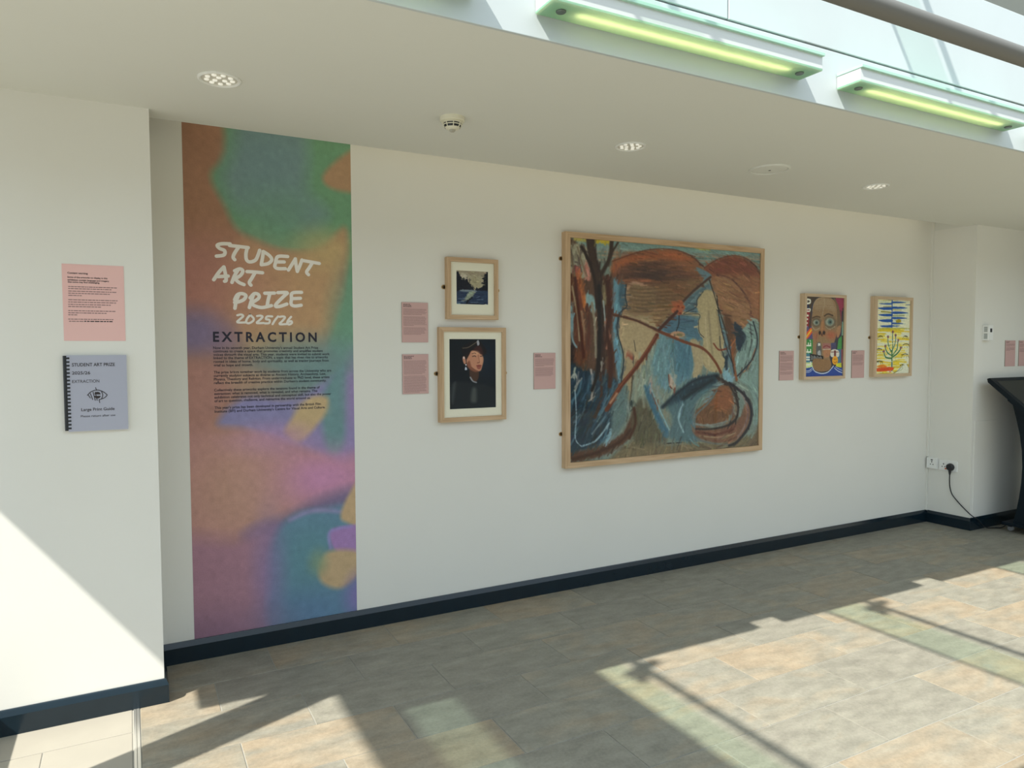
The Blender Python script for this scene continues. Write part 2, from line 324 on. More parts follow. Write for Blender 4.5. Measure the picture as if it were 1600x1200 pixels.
# glass roof seen only by the shadows it throws: green glass fins, their steel caps, and a solid bay on the left
ROOF_Z = 4.30
for k in range(-1, 4):
    xf = 2.045 + 1.675 * k - SX * ROOF_Z
    if k == -1: continue
    t = thing('roof_fin', (xf, -5, ROOF_Z), '%s green glass roof fin with steel cap, counted from the left above the hall' % ('first', 'second', 'third', 'fourth')[k], 'roof fin', 'roof fins')
    obj('fin_glass', MB().box(xf - 0.008, xf + 0.008, -9, -1.75, ROOF_Z - 0.43, ROOF_Z - 0.085), M['finglass'], t)
    obj('fin_edge', MB().box(xf - 0.009, xf + 0.009, -9, -1.75, ROOF_Z - 0.442, ROOF_Z - 0.43), M['steel'], t)
    obj('fin_cap', MB().tube([(xf, -9, ROOF_Z), (xf, -1.70, ROOF_Z)], 0.021), M['steel'], t)
    yc = -2.43
    sp = MB().tube([(xf - 0.10, yc, ROOF_Z), (xf + 0.09, yc + 0.05, ROOF_Z)], 0.030).tube([(xf - 0.07, yc - 0.07, ROOF_Z - 0.02), (xf + 0.03, yc + 0.08, ROOF_Z - 0.02)], 0.03)
    obj('fin_bracket', sp, M['steel'], t)
bx = lambda xf: xf - SX * ROOF_Z
struct('trim_5', MB().box(bx(1.185), bx(1.825), -4.4, -1.72, ROOF_Z - 0.02, ROOF_Z + 0.02).box(bx(0.745), bx(0.94), -4.4, -1.72, ROOF_Z - 0.02, ROOF_Z + 0.02), M['fascia'])
struct('window_1', MB().box(bx(0.94), bx(1.185), -4.4, -1.72, ROOF_Z - 0.006, ROOF_Z + 0.006), glass_mat('tinted_roof_pane', (0.42, 0.50, 0.48)))

col = MB().tube([(-1.0, -1.24, 0.0), (-1.0, -1.24, ZC)], 0.112, 28)
tag(obj('round_column', col, M['wall'], smooth=True), 'round white column carrying the ceiling corner left of the view', 'column')
be = thing('shadow_bench', (-1.05, -0.8, 0), 'low dark bench added outside the view for its shadow at the left wall', 'bench')  # stand-in for an unseen low object, shaped to cast its shadow
obj('seat', MB().box(-1.30, -0.755, -1.09, -0.41, 0.40, 0.45, 0.004), M['black'], be)
for sx in (-1.24, -0.80):
    for sy in (-1.02, -0.47): obj('leg', MB().box(sx - 0.025, sx + 0.025, sy - 0.025, sy + 0.025, 0, 0.401), M['steel'], be)

# tube rail in front of the fascia
rl = thing('tube_rail', (1.0, -2.95, 1.96), 'thick grey tube rail crossing the upper right corner', 'rail')
obj('tube', MB().tube([(-3.2, -2.95, 1.9620), (6.4, -2.95, 1.9620)], 0.0148, 20), M['tube'], rl, smooth=True)
for px in (-3.1, 6.3): obj('post', MB().tube([(px, -2.95, 0), (px, -2.95, 1.95)], 0.02), M['tube'], rl, smooth=True)

# ------------------------------------------------------------------ wall lights on the fascia
def wall_light(x0, x1, label, first=None):
    d = 0.105; y0 = FY - 0.0022 - d; y1 = FY - 0.0024; zb = 2.504
    t = thing('wall_light', ((x0 + x1) / 2, y1, zb), label, 'wall light', 'long glass edged wall lights')
    wt = 0.004
    hb = MB().box(x0, x1, y0, y0 + wt, zb + 0.008, zb + 0.052).box(x0, x1, y1 - wt, y1, zb + 0.008, zb + 0.052)
    hb.box(x0, x0 + wt, y0 + wt, y1 - wt, zb + 0.008, zb + 0.052).box(x1 - wt, x1, y0 + wt, y1 - wt, zb + 0.008, zb + 0.052).box(x0 + wt, x1 - wt, y0 + wt, y1 - wt, zb + 0.048, zb + 0.052)
    obj('housing', hb, M['fixbody'], t)
    obj('diffuser', MB().box(x0 - 0.001, x1 + 0.001, y0 - 0.001, y1, zb, zb + 0.008, 0.001), M['frost'], t)
    obj('top_plate', MB().box(x0 - 0.003, x1 + 0.003, y0 - 0.010, y1, zb + 0.052, zb + 0.063, 0.001), M['fixtop'], t)
    yc = (y0 + y1) / 2
    obj('lamp_tube', MB().tube([(x0 + 0.12, yc, zb + 0.018), (x1 - 0.12, yc, zb + 0.018)], 0.0065, 12), M['lamp'], t, smooth=True)
    for xx in (x0 + 0.06, x1 - 0.06):
        obj('fixing_cap', MB().lathe([(0, -0.004), (0.014, -0.004), (0.016, -0.002), (0.016, 0.002), (0, 0.002)], (xx, yc, zb - 0.001), n=20), mat_cap, t, smooth=True)
    return t
mat_cap = mat('fixing_cap_metal', (0.16, 0.19, 0.17), 0.4, metal=0.6)
wall_light(-0.29, 0.925, 'lit glass edged wall light above the banner, first from the left, mostly out of frame')
wall_light(1.142, 2.325, 'long lit glass edged wall light above the big painting, the most complete one')
wall_light(2.545, 3.745, 'lit glass edged wall light at the top right corner, with bright white left end')
wall_light(3.95, 5.16, 'lit glass edged wall light beyond the right edge of the view')

cl = thing('added_strip_light', (3.0, -0.20, 2.60), 'warm strip light added out of sight in the slot between ceiling and back wall', 'added strip light')  # added lamp, brightens the top of the back wall and the slot end
obj('channel', MB().box(0.3, 5.75, -0.225, -0.195, 2.604, 2.620), M['steel'], cl)
obj('added_glow_strip', MB().box(0.3, 5.75, -0.220, -0.200, 2.600, 2.604), mat('added_strip_glow', (1, 1, 0.9), 0.5, emit=(1.0, 0.90, 0.66), estr=3.0), cl)

# ------------------------------------------------------------------ ceiling fittings
def downlight(x, y, label):
    t = thing('downlight', (x, y, ZC), label, 'ceiling light', 'round LED downlights')
    R_ = 0.074
    obj('trim_ring', MB().lathe([(R_, 0.0), (R_, -0.004), (R_ - 0.006, -0.0065), (R_ - 0.012, -0.004), (R_ - 0.012, 0.0)], (x, y, ZC), n=40), M['white'], t, smooth=True)
    obj('reflector', MB().lathe([(R_ - 0.012, -0.001), (0, -0.001)], (x, y, ZC), n=40), M['reflector'], t)
    pts = [(0, 0)] + [(0.019 * math.cos(a), 0.019 * math.sin(a)) for a in np.arange(3) * 2.094 + 0.3] + [(0.044 * math.cos(a), 0.044 * math.sin(a)) for a in np.arange(9) * 0.698]
    for a, b in pts[1:]: obj('led_lens', MB().lathe([(0.009, -0.0012), (0.008, -0.005), (0.004, -0.0062), (0, -0.0064)], (x + a, y + b, ZC), n=14), M['led'], t, smooth=True)
downlight(0.311, -0.848, 'round LED downlight in the ceiling above the left wall, nearest to the banner')
downlight(2.145, -0.845, 'round LED downlight in the ceiling between smoke detector and ceiling speaker')
downlight(3.978, -0.845, 'faint far LED downlight in the ceiling above the two small paintings')

t = thing('smoke_detector', (1.22, -0.84, ZC), 'cream smoke detector with black slots on the ceiling', 'smoke detector')
c = (1.22, -0.84, ZC)
obj('base', MB().lathe([(0.052, 0), (0.052, -0.014), (0.047, -0.018), (0, -0.018)], c), M['cream'], t, smooth=True)
obj('body', MB().lathe([(0.043, -0.018), (0.044, -0.022), (0.040, -0.0245), (0.034, -0.025), (0.026, -0.040), (0.032, -0.0405), (0.026, -0.047), (0.012, -0.050), (0, -0.050)], c), M['cream'], t, smooth=True)
obj('slot_core', MB().lathe([(0.0375, -0.022), (0.0335, -0.0415)], c), M['black'], t)
obj('slot_ring', MB().lathe([(0.0385, -0.0305), (0.0405, -0.0305), (0.0395, -0.0335), (0.0375, -0.0335), (0.0385, -0.0305)], c), M['cream'], t)
for k in range(8):
    a = k * math.pi / 4 + 0.5; ca, sa = math.cos(a), math.sin(a)
    obj('slot_rib', MB().tube([(c[0] + 0.0415 * ca, c[1] + 0.0415 * sa, ZC - 0.023), (c[0] + 0.033 * ca, c[1] + 0.033 * sa, ZC - 0.042)], 0.0022, 6), M['cream'], t)
obj('sensor_tip', MB().lathe([(0.013, -0.049), (0.012, -0.056), (0.007, -0.060), (0, -0.061)], c), mat('sensor_tip', (0.42, 0.40, 0.33), 0.3), t, smooth=True)

t = thing('ceiling_speaker', (3.085, -0.842, ZC), 'flat round white ceiling speaker with a small centre hole', 'speaker')
c = (3.085, -0.842, ZC)
obj('rim', MB().lathe([(0.108, 0), (0.107, -0.004), (0.100, -0.008), (0.094, -0.006), (0.092, -0.001)], c, n=48), M['ceil'], t, smooth=True)
obj('grille', MB().lathe([(0.092, -0.003), (0.05, -0.006), (0, -0.007)], c, n=48), M['ceil'], t, smooth=True)
obj('centre_hole', MB().lathe([(0.007, -0.0069), (0.006, -0.0082), (0, -0.0082)], c, n=14), M['dark'], t)

# ------------------------------------------------------------------ flat print: a little painter that colours a fine grid
class Art:
    def __init__(s, corners, y, w, h, bg, gain=1.5):
        """corners: photo measurements of the sheet's corners (tl, tr, br, bl) on the plane y; or x0,x1,z0,z1"""
        if len(corners) == 4 and not hasattr(corners[0], '__len__'): s.x0, s.x1, s.z0, s.z1 = corners
        else:
            p = [onY(u, v, y) for u, v in corners]
            s.x0 = (p[0][0] + p[3][0]) / 2; s.x1 = (p[1][0] + p[2][0]) / 2; s.z1 = (p[0][2] + p[1][2]) / 2; s.z0 = (p[2][2] + p[3][2]) / 2
        s.y = y; s.w = w; s.h = h; s.gain = gain
        s.a = np.ones((h, w, 3)) * np.array(bg, float)
        s.view(0, 0, 1)
    def view(s, ox, oy, k): s.ox, s.oy, s.k = ox, oy, k; return s
    def px(s, p):
        q = onY(s.ox + p[0] * s.k, s.oy + p[1] * s.k, s.y)
        return ((q[0] - s.x0) / (s.x1 - s.x0) * (s.w - 1), (s.z1 - q[2]) / (s.z1 - s.z0) * (s.h - 1))
    def unit(s): 
        a = s.px((500, 500)); b = s.px((500, 501)); return abs(b[1] - a[1])
    def _box(s, P, m):
        P = np.array(P); x0 = max(0, int(P[:, 0].min() - m)); x1 = min(s.w, int(P[:, 0].max() + m) + 2); y0 = max(0, int(P[:, 1].min() - m)); y1 = min(s.h, int(P[:, 1].max() + m) + 2)
        if x1 <= x0 or y1 <= y0: return None
        yy, xx = np.mgrid[y0:y1, x0:x1].astype(float); return x0, x1, y0, y1, xx, yy
    def _mix(s, B, al, col):
        x0, x1, y0, y1 = B[:4]; al = np.clip(al, 0, 1)[..., None]; s.a[y0:y1, x0:x1] = s.a[y0:y1, x0:x1] * (1 - al) + np.array(col, float) * al
    def smooth(s, pts, n=6, closed=False):
        P = [np.array(p, float) for p in pts]; out = []; N = len(P)
        for i in range(N if closed else N - 1):
            p0 = P[(i - 1) % N] if closed or i > 0 else P[i]; p1 = P[i]; p2 = P[(i + 1) % N]; p3 = P[(i + 2) % N] if closed or i + 2 < N else P[(i + 1) % N]
            for k in range(n):
                t = k / n; out.append(0.5 * ((2 * p1) + (-p0 + p2) * t + (2 * p0 - 5 * p1 + 4 * p2 - p3) * t * t + (-p0 + 3 * p1 - 3 * p2 + p3) * t ** 3))
        if not closed: out.append(P[-1])
        return out
    def line(s, pts, col, wd=2.0, soft=1.0, alpha=1.0, curve=True, taper=False):
        if curve and len(pts) > 2: pts = s.smooth(pts)
        u = s.unit(); P = [s.px(p) for p in pts]; r = wd * u / 2; sf = max(soft * u, 0.7); B = s._box(P, r + sf)
        if B is None: return s
        xx, yy = B[4], B[5]; d = np.full(xx.shape, 1e9); N = len(P) - 1
        for i in range(N):
            ax, ay = P[i]; bx_, by_ = P[i + 1]; dx, dy = bx_ - ax, by_ - ay; L = dx * dx + dy * dy + 1e-9
            t = np.clip(((xx - ax) * dx + (yy - ay) * dy) / L, 0, 1); dd = np.hypot(xx - ax - t * dx, yy - ay - t * dy)
            if taper: dd = dd + r * 0.9 * ((i + t) / N)
            d = np.minimum(d, dd)
        s._mix(B, alpha * (0.5 + (r - d) / sf), col); return s
    def poly(s, pts, col, soft=1.5, alpha=1.0, curve=True):
        if curve: pts = s.smooth(pts, 5, True)
        u = s.unit(); P = [s.px(p) for p in pts]; sf = max(soft * u, 0.7); B = s._box(P, sf)
        if B is None: return s
        xx, yy = B[4], B[5]; d = np.full(xx.shape, 1e9); ins = np.zeros(xx.shape, bool); N = len(P)
        for i in range(N):
            ax, ay = P[i]; bx_, by_ = P[(i + 1) % N]; dx, dy = bx_ - ax, by_ - ay; L = dx * dx + dy * dy + 1e-9
            t = np.clip(((xx - ax) * dx + (yy - ay) * dy) / L, 0, 1); d = np.minimum(d, np.hypot(xx - ax - t * dx, yy - ay - t * dy))
            if abs(dy) > 1e-9: ins ^= ((ay > yy) != (by_ > yy)) & (xx < (dx) * (yy - ay) / dy + ax)
        d = np.where(ins, d, -d); s._mix(B, alpha * (0.5 + d / sf), col); return s
    def blob(s, c, rx, ry, col, soft=0.5, alpha=1.0, rot=0):
        """soft ellipse; soft = share of the radius over which it fades"""
        P = [s.px((c[0] + a, c[1] + b)) for a in (-1.6 * max(rx, ry), 1.6 * max(rx, ry)) for b in (-1.6 * max(rx, ry), 1.6 * max(rx, ry))]; B = s._box(P, 2)
        if B is None: return s
        o = s.px(c); ux = (s.px((c[0] + 1, c[1]))[0] - o[0]); uy = s.unit()
        dx = (B[4] - o[0]) / ux; dy = (B[5] - o[1]) / uy; cr, sr = math.cos(rot), math.sin(rot)
        q = np.hypot((dx * cr + dy * sr) / rx, (-dx * sr + dy * cr) / ry); al = np.clip((1 + soft - q) / (2 * soft + 1e-6), 0, 1); al = al * al * (3 - 2 * al)
        s._mix(B, alpha * al, col); return s
    def noise(s, amp, sx, sy, seed=1):
        r = np.random.default_rng(seed); h, w_ = s.h, s.w; gh, gw = max(2, int(h / sy)) + 2, max(2, int(w_ / sx)) + 2; g = r.normal(size=(gh, gw))
        Y = np.linspace(0, gh - 2.001, h); X = np.linspace(0, gw - 2.001, w_); yi = Y.astype(int); xi = X.astype(int); fy = (Y - yi)[:, None]; fx = (X - xi)[None]
        n = (g[yi][:, xi] * (1 - fy) + g[yi + 1][:, xi] * fy) * (1 - fx) + (g[yi][:, xi + 1] * (1 - fy) + g[yi + 1][:, xi + 1] * fy) * fx
        s.a *= (1 + amp * n)[..., None]; return s
    def impasto(s, n, amp, wd, ln, flow, seed):
        """short brush strokes that pick up the colour under them, a little lighter or darker"""
        r = np.random.default_rng(seed); kx = abs(s.px((501, 500))[0] - s.px((500, 500))[0]); p0 = s.px((0, 0))
        for i in range(n):
            cx, cy = r.uniform(0, s.w - 1), r.uniform(0, s.h - 1); u = s.unit(); x = (cx - p0[0]) / kx; y = (cy - p0[1]) / u
            d = np.array(flow(x, y), float) + r.normal(size=2) * 1e-3; d /= np.hypot(*d) + 1e-9; d = d + r.normal(size=2) * 0.18; L = ln * r.uniform(0.4, 1.1) / 2
            c = s.a[int(cy), int(cx)] * (1 + amp * r.normal()) + r.normal(size=3) * amp * 22
            q0 = (cx - d[0] * L * kx, cy - d[1] * L * u); q1 = (cx + d[0] * L * kx, cy + d[1] * L * u); rr = wd * u / 2 * r.uniform(0.5, 1.3); B = s._box([q0, q1], rr + 2)
            if B is None: continue
            dx, dy = q1[0] - q0[0], q1[1] - q0[1]; LL = dx * dx + dy * dy + 1e-9; t = np.clip(((B[4] - q0[0]) * dx + (B[5] - q0[1]) * dy) / LL, 0, 1)
            s._mix(B, 0.75 * (0.5 + (rr - np.hypot(B[4] - q0[0] - t * dx, B[5] - q0[1] - t * dy)) / max(1.0, rr)), c)
        return s
    def tone(s, mid, contrast, sat):
        s.a = mid + (s.a - mid) * contrast; g = s.a.mean(-1, keepdims=True); s.a = np.clip(g + (s.a - g) * sat, 4, 255); return s
    def build(s, name, parent, material):
        o = LOC.get(parent.name, (0, 0, 0)) if parent else (0, 0, 0)
        xs = np.linspace(s.x0, s.x1, s.w) - o[0]; zs = np.linspace(s.z1, s.z0, s.h) - o[2]; X, Z = np.meshgrid(xs, zs)
        co = np.stack([X, np.full_like(X, s.y - o[1]), Z], -1).reshape(-1, 3).astype(np.float32); n = s.w * s.h; idx = np.arange(n).reshape(s.h, s.w)
        q = np.stack([idx[:-1, :-1], idx[1:, :-1], idx[1:, 1:], idx[:-1, 1:]], -1).reshape(-1, 4)
        # a thin sheet: front grid plus a rim and back so that it has thickness
        me = bpy.data.meshes.new(name); me.vertices.add(n + 4); b4 = np.array([[xs[0], s.y - o[1] + 0.0006, zs[0]], [xs[-1], s.y - o[1] + 0.0006, zs[0]], [xs[-1], s.y - o[1] + 0.0006, zs[-1]], [xs[0], s.y - o[1] + 0.0006, zs[-1]]], np.float32)
        me.vertices.foreach_set('co', np.concatenate([co, b4]).ravel())
        q = np.concatenate([q, [[n, n + 1, n + 2, n + 3]], [[idx[0, 0], idx[0, -1], n + 1, n], [idx[0, -1], idx[-1, -1], n + 2, n + 1], [idx[-1, -1], idx[-1, 0], n + 3, n + 2], [idx[-1, 0], idx[0, 0], n, n + 3]]])
        m_ = len(q); me.loops.add(m_ * 4); me.polygons.add(m_); me.loops.foreach_set('vertex_index', q.ravel().astype(np.int32)); me.polygons.foreach_set('loop_start', np.arange(m_, dtype=np.int32) * 4)
        me.update(calc_edges=True); at = me.attributes.new('paint', 'FLOAT_COLOR', 'POINT')
        c = np.clip(lin(np.clip(s.a, 0, 255)) * s.gain, 0, 0.92).reshape(-1, 3); c = np.concatenate([c, np.full((4, 3), 0.7)]); at.data.foreach_set('color', np.concatenate([c, np.ones((n + 4, 1))], 1).astype(np.float32).ravel())
        me.materials.append(material); ob = bpy.data.objects.new(name, me); COL.objects.link(ob)
        if parent: ob.parent = parent
        LOC[ob.name] = o; return ob

# ------------------------------------------------------------------ lettering
def text_mesh(s, bold=0.0, spacing=1.0):
    cu = bpy.data.curves.new('t', 'FONT'); cu.body = s; cu.size = 1; cu.offset = bold; cu.space_character = spacing; cu.resolution_u = 3
    ob = bpy.data.objects.new('t', cu); me = ob.to_mesh(); V = np.array([v.co[:2] for v in me.vertices]).reshape(-1, 2); F = [tuple(p.vertices) for p in me.polygons]
    ob.to_mesh_clear(); bpy.data.objects.remove(ob); bpy.data.curves.remove(cu); return V, F
def put_text(mb, s, x, z, size, y, width=None, bold=0.0, spacing=1.0, cap=0.70):
    """baseline left at (x, z) on the plane y; size = cap height"""
    V, F = text_mesh(s, bold, spacing)
    if len(V) == 0: return
    k = size / cap; kx = k
    if width: kx = width / (V[:, 0].max() - V[:, 0].min())
    mb.add([(x + (p[0] - V[:, 0].min()) * kx, y, z + p[1] * k) for p in V], F); return (V[:, 0].max() - V[:, 0].min()) * kx
def greek(mb, x, z, width, size, y, rnd):
    """a line of print too small to read: word-sized dashes"""
    q = x
    while q < x + width - size:
        wl = min(rnd.uniform(2, 7) * size * 0.62, x + width - q); mb.add([(q, y, z), (q + wl, y, z), (q + wl, y, z + size), (q, y, z + size)], [(0, 1, 2, 3)]); q += wl + size * 0.55
def ribbon(mb, pts, wd, y, curve=True):
    """marker stroke in the wall plane: round-ended thick line, pts are (x, z)"""
    P = Art.smooth(None, pts, 5) if curve and len(pts) > 2 else [np.array(p, float) for p in pts]
    Q = [P[0]]
    for p in P[1:]:
        if np.hypot(*(p - Q[-1])) > 1e-5: Q.append(p)
    P = Q; n = len(P); y -= 0.00006 * (RIB[0] % 9); RIB[0] += 1; L = []; R_ = []
    for i in range(n):
        d = P[min(i + 1, n - 1)] - P[max(i - 1, 0)]; d = d / np.hypot(*d); nn = np.array([-d[1], d[0]]) * wd / 2
        L.append(P[i] + nn); R_.append(P[i] - nn)
    mb.add([(p[0], y - 0.000008 * (k % n), p[1]) for k, p in enumerate(L + R_)], [(i, i + 1, n + i + 1, n + i) for i in range(n - 1)])
    for p, q in ((P[0], P[1]), (P[-1], P[-2])):
        a0 = math.atan2(*(p - q)[::-1]); mb.add([(p[0] + wd / 2 * math.cos(a0 + t), y, p[1] + wd / 2 * math.sin(a0 + t)) for t in np.linspace(-math.pi / 2, math.pi / 2, 9)], [tuple(range(9))])
RIB = [0]

# ------------------------------------------------------------------ the tall wall banner
bn = thing('exhibition_banner', (0.63, 0, 0.10), 'tall multicoloured vinyl banner with marker lettering on the wall beside the left corner', 'banner')
A = Art((0.2385, 1.0200, 0.0995, 2.60), -0.0008, 130, 400, (143, 103, 82), gain=1.62)
A.view(270, 180, 0.35)
A.poly([(-20, -200), (300, -200), (250, 90), (170, 270), (230, 400), (330, 560), (200, 640), (60, 520), (-40, 300)], (143, 101, 76), 60)
A.poly([(290, -200), (1000, -200), (1000, 1100), (700, 1050), (760, 800), (770, 520), (660, 600), (480, 600), (300, 520), (230, 400), (170, 270), (230, 160)], (90, 134, 100), 40)
A.poly([(290, -200), (560, -200), (600, 150), (600, 330), (690, 440), (600, 500), (440, 440), (300, 420), (220, 280), (280, 130)], (96, 124, 124), 90)
A.blob((470, 420), 150, 110, (92, 130, 112), 0.8, 0.8).blob((430, 190), 130, 140, (94, 122, 126), 0.9, 0.8)
A.poly([(670, 270), (790, 160), (900, 150), (900, 330), (730, 335)], (150, 116, 84), 28)
A.poly([(300, 560), (470, 610), (640, 610), (740, 530), (770, 520), (760, 700), (720, 900), (640, 1060), (440, 1100), (300, 1000), (230, 800)], (160, 125, 86), 60)
A.blob((670, 600), 110, 80, (163, 142, 92), 0.9, 0.7).blob((520, 880), 190, 200, (163, 124, 86), 0.9, 0.7)
A.blob((130, 760), 190, 190, (152, 98, 86), 0.8, 0.9).blob((330, 760), 160, 160, (156, 108, 86), 0.9, 0.6)
A.blob((90, 970), 150, 95, (106, 92, 122), 0.7, 0.95).blob((230, 1010), 80, 60, (112, 94, 118), 0.9, 0.5)
A.blob((800, 1000), 90, 260, (88, 132, 108), 0.8, 0.9).blob((700, 1140), 200, 110, (92, 124, 122), 0.9, 0.8).blob((150, 1190), 120, 90, (150, 104, 98), 0.9, 0.8)
A.view(270, 600, 0.3667)
A.blob((560, -60), 240, 130, (90, 120, 120), 0.7, 0.8)
A.poly([(-20, -60), (230, -40), (180, 180), (150, 320), (-40, 320)], (150, 104, 92), 60)
A.poly([(190, 170), (300, 60), (520, 60), (760, -40), (800, 340), (620, 300), (520, 260), (400, 220), (300, 190)], (112, 108, 148), 36)
A.blob((340, -20), 120, 36, (160, 122, 92), 0.9, 0.7)
A.poly([(640, 40), (740, -80), (730, 250), (670, 300), (640, 200)], (86, 120, 122), 36).blob((790, 60), 50, 170, (128, 104, 148), 0.8, 0.8)
A.poly([(490, 170), (580, 60), (660, 60), (640, 140), (545, 245), (480, 215)], (165, 138, 98), 26).blob((590, 110), 60, 40, (165, 140, 98), 0.7, 0.8)
A.poly([(-60, 260), (180, 200), (420, 240), (700, 320), (820, 300), (820, 520), (560, 540), (300, 640), (100, 700), (-60, 700)], (160, 112, 104), 70)
A.blob((640, 400), 240, 110, (168, 108, 148), 0.9, 0.85).blob((420, 240), 150, 60, (160, 112, 150), 0.9, 0.7).blob((280, 460), 190, 170, (160, 120, 98), 0.9, 0.7)
A.poly([(300, 640), (480, 560), (640, 480), (800, 440), (800, 560), (600, 560), (470, 680), (380, 760)], (104, 88, 118), 60)
A.poly([(-60, 690), (260, 660), (430, 640), (440, 1150), (-60, 1150)], (140, 98, 112), 90)
A.poly([(430, 660), (500, 570), (620, 535), (820, 560), (820, 1100), (440, 1100), (410, 800)], (78, 112, 132), 44)
A.blob((600, 740), 120, 130, (74, 116, 124), 0.8, 0.8).blob((560, 980), 160, 80, (74, 104, 136), 0.9, 0.7).blob((410, 800), 60, 200, (112, 96, 136), 0.9, 0.7)
A.line([(500, 580), (600, 540), (720, 545)], (128, 116, 158), 14, 20, 0.8)
A.poly([(715, 560), (750, 470), (820, 380), (820, 600), (740, 590)], (166, 136, 98), 20)
A.poly([(670, 630), (740, 605), (830, 605), (830, 720), (700, 715)], (136, 100, 150), 16).line([(672, 700), (670, 630), (760, 606)], (126, 112, 168), 12, 12, 0.8)
A.poly([(620, 790), (660, 715), (790, 715), (800, 800), (720, 870), (640, 850)], (164, 136, 98), 26).blob((620, 760), 36, 50, (110, 130, 96), 0.9, 0.7)
A.blob((800, 900), 60, 90, (112, 92, 150), 0.8, 0.8).blob((120, 1080), 300, 90, (116, 84, 104), 0.9, 0.7)
g_ = A.a.mean(-1, keepdims=True); A.a = g_ + (A.a - g_) * 0.82
A.noise(0.018, 3, 3, 2)
A.build('banner_print', bn, art_mat('banner_vinyl', 0.55, 0.07, 130))
YB = -0.0013
b2w = lambda p: (lambda q: (q[0], q[2]))(onY(325 + p[0] * 0.1208, 370 + p[1] * 0.1208, YB))
mk = MB()
for st in [
    [(285, 92), (180, 90), (120, 110), (150, 150), (215, 180), (205, 235), (110, 250)],
    [(280, 112), (420, 128), (520, 140)], [(395, 135), (345, 210), (325, 265), (345, 295)],
    [(505, 150), (490, 230), (500, 300), (545, 325), (615, 300), (650, 230), (668, 175)],
    [(715, 190), (705, 270), (690, 350)], [(715, 190), (790, 240), (825, 295), (780, 345), (690, 362)],
    [(1030, 255), (930, 250), (890, 270), (872, 340), (865, 385), (900, 410), (1000, 412)], [(885, 325), (985, 325)],
    [(1040, 430), (1090, 350), (1130, 285)], [(1130, 285), (1140, 370), (1155, 448)], [(1155, 448), (1190, 370), (1215, 300)],
    [(1215, 305), (1330, 325), (1440, 345)], [(1350, 335), (1310, 400), (1275, 455), (1300, 490)],
    [(75, 555), (140, 460), (205, 390)], [(205, 390), (225, 480), (235, 560), (215, 575)], [(130, 515), (260, 508)],
    [(395, 420), (345, 500), (310, 590)], [(345, 440), (410, 415), (450, 440), (420, 500), (340, 545)], [(350, 545), (400, 590), (465, 618)],
    [(505, 450), (600, 455), (705, 465)], [(610, 460), (570, 530), (535, 590), (555, 625)],
    [(400, 745), (365, 830), (348, 925)], [(345, 815), (380, 750), (440, 735), (490, 760), (465, 810), (400, 840), (345, 850)],
    [(590, 740), (560, 830), (535, 915)], [(545, 790), (600, 735), (655, 750), (650, 800), (550, 860)], [(555, 862), (610, 895), (700, 915), (820, 890)],
    [(735, 730), (860, 728)], [(800, 735), (780, 810), (765, 890)],
    [(905, 722), (1025, 722), (990, 760), (890, 860), (875, 900), (930, 900), (1020, 870)],
    [(1210, 718), (1120, 720), (1080, 740), (1080, 800), (1075, 870), (1120, 895), (1205, 885)], [(1085, 800), (1195, 795)],
]: ribbon(mk, [b2w(p) for p in st], 0.0165, YB)
for st in [
    [(380, 1015), (430, 1005), (455, 1025), (420, 1060), (378, 1105), (480, 1108)], [(545, 1010), (505, 1060), (495, 1105), (530, 1118), (580, 1090), (590, 1055), (545, 1010)],
    [(635, 1025), (680, 1020), (705, 1035), (670, 1075), (630, 1115), (720, 1115)], [(830, 1030), (765, 1030), (750, 1065), (795, 1075), (790, 1115), (735, 1120)],
    [(905, 1030), (865, 1080), (835, 1130)], [(925, 1035), (975, 1030), (995, 1045), (960, 1090), (925, 1130), (1020, 1128)],
    [(1075, 1035), (1040, 1075), (1025, 1115), (1050, 1135), (1085, 1115), (1075, 1090), (1035, 1105)],
]: ribbon(mk, [b2w(p) for p in st], 0.0105, YB)
obj('marker_lettering', mk, M['letter'], bn, label='white hand-drawn marker lettering reading student art prize 2025/26')
tx = MB()
p0 = onY(333, 533.5, YB); p1 = onY(495, 533, YB); pt = onY(333, 518.5, YB)
put_text(tx, 'EXTRACTION', p0[0], p0[2], pt[2] - p0[2], YB, p1[0] - p0[0], 0.03, 1.45)
obj('title_lettering', tx, M['navyink'], bn, label='dark spaced capital lettering')
BODY = [(243, "Now in its seventh year, Durham University's annual Student Art Prize"), (281, 'continues to create a space that promotes creativity and amplifies student'),
 (320, 'voices through the visual arts. This year, students were invited to submit work'), (358, 'linked to the theme of EXTRACTION, a topic that has given rise to artworks'),
 (399, 'rooted in ideas of home, body and spirituality, as well as tracing journeys from'), (441, 'grief to hope and growth.'),
 (521, 'The prize brings together work by students from across the University who are'), (560, 'currently studying subjects as diverse as Ancient History, Archaeology, Law,'),
 (601, 'Physics, Theology and Religion. From undergraduate to PhD level, these artists'), (642, "reflect the breadth of creative practice within Durham's student community."),
 (724, 'Collectively these artworks explore the tensions found in the theme of'), (765, 'extraction: what is removed, what is revealed, and what remains. The'),
 (806, 'exhibition celebrates not only technical and conceptual skill, but also the power'), (847, 'of art to question, challenge, and reimagine the world around us.'),
 (925, "This year's prize has been developed in partnership with the British Film"), (967, "Institute (BFI) and Durham University's Centre for Visual Arts and Culture.")]
bt = MB(); xl = onY(333.5, 560, YB)[0]; xr = onY(513.5, 560, YB)[0]; V, F = text_mesh(BODY[4][1], 0.02); kx = (xr - xl) / (V[:, 0].max() - V[:, 0].min())
for yy, s in BODY:
    q = onY(334 + (yy - 243) * 0.0035, 510 + yy * 0.1375, YB); V, F = text_mesh(s, 0.02)
    bt.add([(xl + (p[0] - V[:, 0].min()) * kx, YB, q[2] - 0.006 + p[1] * kx) for p in V], F)
